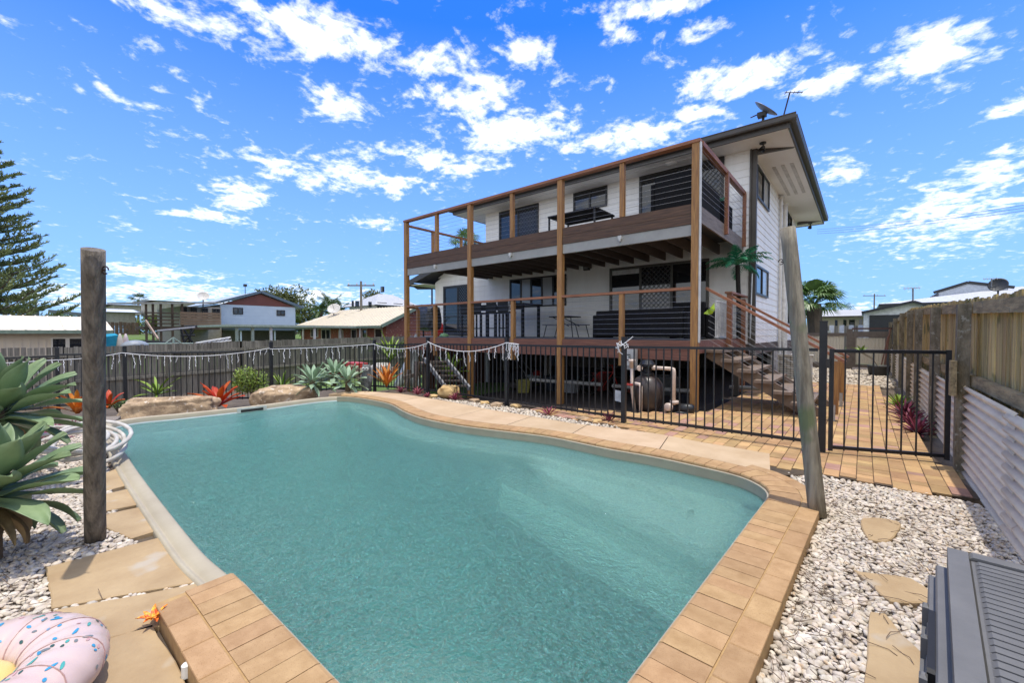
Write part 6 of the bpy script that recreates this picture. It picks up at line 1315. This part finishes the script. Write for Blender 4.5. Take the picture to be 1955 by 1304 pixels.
# power poles and wires
def ppole(name,c,h,label,armw=1.2,d=(1,0,0)):
    root=empty(name,tuple(c),label,'power pole'); c=Vector(c); b=MB(); b.tube([c,c+Vector((0,0,h))],.13,8,r1=.09); b.build('mast',mat('grey_pole_timber',(.20,.18,.15),.9),root)
    b=MB(); d=Vector(d).normalized(); b.bar(c+Vector((0,0,h-.35))-d*armw,c+Vector((0,0,h-.35))+d*armw,.1,.1); b.build('crossarm',mat('grey_pole_timber'),root)
    b=MB(); 
    for k in (-.9,-.3,.3,.9): b.lathe([(.05,0),(.05,.15)],c+Vector((0,0,h-.29))+d*armw*k,6)
    b.build('insulator',m_wt,root)
c=atD(690,640,34); top=atD(690,537,34); ppole('power_pole',(c.x,c.y,-.5),top.z+.5,'tall timber power pole with crossarm behind the brick house',1.1,RT)
c=atD(1668,640,75); top=atD(1668,561,75); ppole('power_pole',(c.x,c.y,-.2),top.z+.2,'distant thin power pole above the low brick house on the right',2.0,RT)
pw=empty('power_lines',tuple(atD(1955,390,20)),'thin power lines running past the right corner of the roof','power lines')
for k in range(3):
    b=MB(); A_2=atD(2300,330+k*7,26); B_2=atD(1560,438+k*4,48); pts=[]
    for i in range(13): t=i/12; p=A_2.lerp(B_2,t); p.z-=.5*4*t*(1-t); pts.append(p)
    b.tube(pts,.018,4); b.build('wire',mat('wire_grey',(.25,.25,.26),.6),pw)
b=MB(); c=atD(468,545,38); b.tube([Vector((c.x,c.y,4)),c],.03,5); b.box(c.x-.12,c.x+.12,c.y-.12,c.y+.12,c.z-.1,c.z+.12); tag(b.build('wind_vane',m_frame,None,tuple(c)),'thin mast with small dark sensor above the blue grey house roof','mast')
# ------------------------------------------------------------ neighbours on the right
m_wg=mat('white_garage_board',(.74,.75,.76),.6); m_blkr=mat('charcoal_edge',(.03,.032,.036),.5)
YG=33.; gx=lambda px: onY(px,600,YG).x; gz=lambda px,py: onY(px,py,YG).z
gr=empty('garage',(gx(1710),YG+3,-.1),'white garage with dark roller door behind the timber fence','garage'); xa_,xb_=gx(1649),gx(1800); xm=gx(1743); 
b=MB(); b.box(xa_,xb_,YG,YG+8,-.2,gz(1649,597)); b.add([(xa_,YG,gz(1649,597)),(xb_,YG,gz(1649,597)),(xm,YG,gz(1743,576))],[(0,1,2)]); b.build('wall',m_wg,gr)
b=MB(); z0_,z1_=gz(1649,597)+.02,gz(1743,576)+.02; b.add([(xa_-.1,YG-.3,z0_),(xm,YG-.3,z1_),(xm,YG+8.3,z1_),(xa_-.1,YG+8.3,z0_),(xb_+.1,YG-.3,z0_),(xb_+.1,YG+8.3,z0_)],[(0,1,2,3),(1,4,5,2)]); b.build('roof',mat('pale_roof_sheet',(.60,.60,.60),.45),gr)
b=MB(); b.bar((xa_-.1,YG-.32,z0_-.03),(xm,YG-.32,z1_-.03),.06,.14); b.bar((xm,YG-.32,z1_-.03),(xb_+.1,YG-.32,z0_-.03),.06,.14); b.build('bargeboard',m_blkr,gr)
b=MB(); zd_=gz(1660,602); b.box(gx(1660),gx(1699)+1.2,YG-.05,YG-.01,0,zd_)
z=.1
while z<zd_: b.box(gx(1660),gx(1699)+1.2,YG-.06,YG-.051,z,z+.04); z+=.16
b.build('roller_door',m_blkr,gr)
YR=44; rx=lambda px: onY(px,560,YR).x; rz=lambda px,py: onY(px,py,YR).z
gh=empty('large_roof_house',(rx(1820),YR+6,0),'large house with broad pale grey roof rising above the timber fence on the right','house')
b=MB(); b.box(rx(1685),rx(1990),YR+.5,YR+12,0,rz(1700,581)); b.build('wall',m_wg,gh)
b=MB(); zE=rz(1680,581); b.add([(rx(1678),YR-.5,zE),(rx(2060),YR-.5,zE),(rx(2010),YR+7,rz(1900,535)),(rx(1850),YR+7,rz(1850,549)),(rx(1678),YR+14,zE),(rx(2060),YR+14,zE)],[(0,1,2,3),(3,2,5,4),(0,3,4),(1,5,2)]); b.build('roof',mat('pale_grey_tin',(.56,.56,.56),.45),gh)
B('gutter',m_blkr,gh,(rx(1678),rx(2060),YR-.65,YR-.51,zE-.25,zE))
b=MB(); Y2=YR+5; x0,x1,x2=onY(1792,558,Y2).x,onY(1848,541,Y2).x,onY(1925,552,Y2).x; zz0,zz1=onY(1792,558,Y2).z,onY(1848,541,Y2).z
b.add([(x0,Y2,zz0-.5),(x2,Y2,zz0-.5),(x2,Y2,zz0+.15),(x1,Y2,zz1),(x0,Y2,zz0),(x0,Y2+6,zz0-.5),(x2,Y2+6,zz0-.5),(x2,Y2+6,zz0+.15),(x1,Y2+6,zz1),(x0,Y2+6,zz0)],[(0,1,2,3,4),(4,3,8,9),(3,2,7,8),(9,8,7,6,5)]); b.build('upper_gable',mat('pale_blue_gable',(.50,.54,.60),.6),gh)
b=MB(); b.bar((x0-.3,Y2-.05,zz0-.02),(x1,Y2-.05,zz1+.08),.1,.22); b.bar((x1,Y2-.05,zz1+.08),(x2+.3,Y2-.05,zz0+.12),.1,.22); b.build('bargeboard',m_blkr,gh)
c=Vector(onY(1906,545,YR)); ds=empty('satellite_dish',tuple(c),'dark satellite dish on the ridge of the large pale roof','satellite dish'); dish(ds,c,.5,(-.3,-.9,.4),m_blkr); b=MB(); b.tube([c,c-Vector((0,-.1,1.3))],.05,6); b.build('mount',m_blkr,ds)
for k,(px,p0,p1,Y,lab) in enumerate(((1893,532,552,YR,'television antenna left of the dark dish on the large roof'),(1743,550,578,YG,'television mast on the peak of the white garage'))):
    c=Vector(onY(px,p0,Y)); c0=Vector(onY(px,p1,Y)); b=MB(); b.tube([c0,c],.04,5); b.tube([c-Vector((.4,0,0)),c+Vector((.3,0,0))],.02,5)
    for q in range(5): b.tube([c+Vector((-.35+q*.15,-.2,-.1)),c+Vector((-.35+q*.15,.2,.1))],.014,4)
    tag(b.build('roof_antenna',m_gmt,None,tuple(c0)),lab,'antenna')
YL=55; lx=lambda px: onY(px,620,YL).x; lz=lambda px,py: onY(px,py,YL).z
lh=empty('low_brick_house',(lx(1600),YL+5,0),'long low blonde brick house with pale hip roof across the street','house'); m_bbr=mat('blonde_brick',(.48,.38,.30),.85,(.40,.31,.24),8)
b=MB(); b.box(lx(1540),lx(1652),YL,YL+9,-.1,lz(1600,606)); b.build('wall',m_bbr,lh)
b=MB(); b.add([(lx(1530),YL-1,lz(1600,604)),(lx(1665),YL-1,lz(1600,604)),(lx(1640),YL+5,lz(1600,588)),(lx(1560),YL+5,lz(1600,588)),(lx(1530),YL+11,lz(1600,604)),(lx(1665),YL+11,lz(1600,604))],[(0,1,2,3),(3,2,5,4),(0,3,4),(1,5,2)]); b.build('roof',mat('grey_tile_roof',(.42,.41,.40),.7,(.35,.34,.33),4),lh)
for p0,p1 in ((1594,1599),(1610,1616),(1621,1632),(1640,1646)): B('window',m_glass,lh,(lx(p0),lx(p1),YL-.06,YL-.01,lz(1600,622),lz(1600,611)))
# white post fence along the street
YF=38; fx=lambda px: onY(px,630,YF).x; wf=empty('street_fence',(fx(1600),YF,0),'grey slat fence with white posts across the street','fence')
x=fx(1560); ps=[fx(p) for p in (1560,1588,1607,1625,1643,1660)]
for x in ps: B('post',m_wt,wf,(x-.13,x+.13,YF-.13,YF+.13,-.1,onY(1600,621,YF).z))
for a,c_ in zip(ps[:-1],ps[1:]):
    b=MB(); x=a+.15
    while x<c_-.2: b.box(x,x+.09,YF-.02,YF+.02,.05,onY(1600,622.5,YF).z); x+=.11
    b.build('slat_panel',m_pal,wf)
b=MB(); c=Vector(onY(1581,636,27)); b.box(c.x-.12,c.x+.12,c.y-.2,c.y+.2,c.z-.12,c.z+.12); b.tube([c,Vector((c.x,c.y,0))],.04,6); tag(b.build('letterbox',m_wt,None,tuple(c)),'small white letterbox on the verge behind the side fence','letterbox')
# ------------------------------------------------------------ trees
m_bark=mat('tree_bark',(.13,.10,.075),.9,(.07,.055,.04),5,(1,1,.3),.5,12); m_leafm=mat('mid_green_leaf',(.085,.13,.03),.55,(.05,.085,.02),.8,island=.35,trans=.2); m_leafo=mat('olive_leaf',(.13,.14,.035),.55,(.07,.085,.02),.8,island=.35,trans=.2)
def tree(name,c,h,rad,n,ls,m,label,seed,nb=26,trunk=.3,flat=.7,bare=.35):
    r=random.Random(seed); c=Vector(c); root=empty(name,tuple(c),label,'tree'); b=MB(); ends=[]
    top=c+Vector((0,0,h*.55)); b.tube([c,c+Vector((r.uniform(-.2,.2),r.uniform(-.2,.2),h*.3)),top],[trunk,trunk*.8,trunk*.5],8)
    for k in range(nb):
        a=r.uniform(0,6.28); e=r.uniform(.0,1.4); q=c+Vector((0,0,h*bare))+Vector((math.cos(a)*math.cos(e)*rad*.85,math.sin(a)*math.cos(e)*rad*.85,math.sin(e)*(h*(1-bare))*.85))*r.uniform(.7,1.05); s_=c+Vector((0,0,h*r.uniform(.25,.5))); b.tube([s_,s_.lerp(q,.5)+Vector((0,0,.1*h*r.random())),q],[trunk*.35,trunk*.2,.02],5); ends.append(q)
    b.build('trunk',m_bark,root); b=MB()
    for q in ends: leafclump(b,q,rad*r.uniform(.26,.42),n//nb,ls,r,(1,1,flat))
    b.build('crown',m,root); return root
c=atD(530,610,62); tree('shade_tree',(c.x,c.y,0),7.6,6.6,13000,.50,m_leafo,'broad olive green tree behind the blue grey house',3,34,.5)
c=atD(563,620,44); tree('small_tree',(c.x,c.y,0),3.6,1.6,2500,.25,m_dgr,'small bright tree at the right end of the blue grey house',4,10,.15)
c=atD(715,600,60); tree('shade_tree',(c.x,c.y,0),7.5,3.2,4000,.4,m_leafo,'dark tree crown showing between the power pole and the white house',5,14,.3)
c=atD(300,622,52); tree('verandah_tree',(c.x,c.y,.5),3.8,3.6,5000,.3,mat('yellow_green_leaf',(.26,.32,.05),.5,(.14,.19,.035),1,island=.35,trans=.25),'yellow green tree seen through the timber verandah',6,20,.2,bare=.1)
c=atD(128,600,44); tree('small_tree',(c.x,c.y,.8),2.9,2.2,1500,.30,m_dgr,'thin frangipani tree above the cream shed roof',7,12,.12)
# leafy branch at the right edge
c=atD(1990,520,7.5); tree('neighbour_tree',(c.x,c.y,0),2.85,.55,500,.11,mat('bright_citrus_leaf',(.10,.22,.03),.5,(.06,.14,.02),3,island=.3,trans=.25),'bright green leafy branch over the fence at the right edge',8,12,.04)
# palms
def palm(name,c,h,L,n,label,seed,m,tr=.16,fan=False,nf=26,ll=.5):
    r=random.Random(seed); c=Vector(c); root=empty(name,tuple(c),label,'palm'); b=MB(); b.tube([c,c+Vector((.1,0,h*.5)),c+Vector((0,.1,h))],tr,8); b.build('trunk',m_bark,root); b=MB(); top=c+Vector((0,.1,h))
    for k in range(n):
        a=k*2.4+r.uniform(-.2,.2); e=r.uniform(-.5,1.35)
        if not fan: frond(b,top,a,e,L*r.uniform(.8,1.1),r.uniform(.8,1.6),nf,ll,.06,r)
        else:
            s_=top+Vector((math.cos(a)*math.cos(e),math.sin(a)*math.cos(e),math.sin(e)))*L*.5; b.tube([top,s_],.02,4)
            d0=(s_-top).normalized(); sd_=Vector((-math.sin(a),math.cos(a),0)); up_=d0.cross(sd_)
            for q in range(nf):
                t=(q/(nf-1)-.5)*3.6; d=(d0*math.cos(t)+sd_*math.sin(t)+up_*r.uniform(-.12,.12)).normalized(); l=L*.55*(.75+.25*math.cos(t)); w=.028*L; m1=s_+d*l*.6; u=d.cross(up_).normalized()*w; b.add([s_,m1-u,m1+u,s_+d*l+Vector((0,0,-l*.38))],[(0,1,2),(1,3,2)])
    b.build('fronds',m,root); return root
m_plm=mat('palm_green',(.085,.14,.035),.45,(.05,.09,.022),1.5,trans=.2); m_fan=mat('fan_palm_green',(.13,.22,.06),.4,(.07,.13,.03),1.5,trans=.25)
c=atD(1553,600,20.5); palm('fan_palm',(c.x,c.y,-.1),atD(1553,577,20.5).z,1.5,34,'large fan palm behind the leaning pole at the back of the house',3,m_fan,.3,True,22)
for k,(px,py,d,h,L,lab) in enumerate(((612,575,46,0,2.6,'leftmost palm of the clump behind the brick house roof'),(630,568,48,0,2.8,'tallest palm of the clump behind the brick house roof'),(648,580,46,0,2.4,'rightmost palm of the clump behind the brick house roof'))):
    c=atD(px,640,d); palm('palm_tree',(c.x,c.y,0),atD(px,py+18,d).z,L*.85,28,lab,20+k,m_plm,.15,nf=20,ll=.5)
c=atD(887,400,30); palm('palm_tree',(c.x,c.y,0),atD(887,466,30).z,1.4,22,'palm seen through the wires of the upper deck on the left',25,m_fan,.15,True,14)
c=atD(263,560,85); palm('palm_tree',(c.x,c.y,0),atD(263,573,85).z,1.9,22,'small fan palm on the skyline behind the beige house',26,m_plm,.2,True,12)
for k,px in enumerate((1585,1612)): c=atD(px,600,70); palm('palm_tree',(c.x,c.y,0),atD(px,594,70).z,1.9,16,('left','right')[k]+' of the two distant palm tops behind the low brick house',27+k,m_plm,.2,True,10)
# Norfolk Island pine at the left edge
npc=atD(-75,620,20); np_=empty('norfolk_pine',(npc.x,npc.y,-.5),'tall Norfolk Island pine with layered upswept branches at the left edge','pine tree'); r=random.Random(12)
b=MB(); b.tube([(npc.x,npc.y,-.5),(npc.x,npc.y,12.2)],.24,10,r1=.03); b.build('trunk',m_bark,np_)
wd=MB(); fo=MB()
z=1.9; tier=0
while z<12.0:
    t=(z-1.9)/10.3; L0=3.4*(1-t)**.72+.3; nbr=7; tier+=1
    for k in range(nbr):
        a=2*PI*k/nbr+tier*.7+r.uniform(-.15,.15); L=L0*r.uniform(.85,1.1); e0=.10+.25*t; pts=[]
        for i in range(9):
            s_=i/8; pts.append(Vector((npc.x+math.cos(a)*L*s_,npc.y+math.sin(a)*L*s_,z+L*(.02*s_-.10*math.sin(PI*s_*.9)+.20*s_**2.2+e0*s_*.4))))
        wd.tube(pts,[.05*(1-.8*i/8)*(1-t*.5)+.006 for i in range(9)],5)
        nt_=int(5+L*3.6)
        for q in range(nt_):
            s_=.22+.78*(q+r.random()*.5)/nt_; i=min(7,int(s_*8)); p=pts[i].lerp(pts[i+1],s_*8-i)
            for sd_ in (-1,1):
                l=r.uniform(.35,.75)*(1.15-.55*s_)*min(1,L/2.5); ang=a+sd_*r.uniform(.7,1.15); d=Vector((math.cos(ang),math.sin(ang),r.uniform(.05,.45))); m1=p+d*l*.6; e1=p+d*l+Vector((0,0,l*r.uniform(.15,.4)))
                wd.tube([p,m1,e1],.007,3)
                # tufted needles
                for j in range(6):
                    f=.35+.65*j/5; c0=p.lerp(m1,min(1,f/.6)) if f<.6 else m1.lerp(e1,(f-.6)/.4)
                    for w_ in range(3):
                        dd=(d*.7+Vector((r.uniform(-.8,.8),r.uniform(-.8,.8),r.uniform(-.1,1.0)))).normalized(); s2=dd.orthogonal().normalized()*.022; ln=r.uniform(.10,.19); fo.add([c0-s2,c0+s2,c0+dd*ln+s2*.6,c0+dd*ln-s2*.6],[(0,1,2,3)])
    z+=.58-.15*t
wd.build('branches',m_bark,np_); fo.build('foliage',mat('pine_needle_green',(.25,.30,.13),.6,(.14,.18,.07),1.2,island=.3,trans=.15),np_)
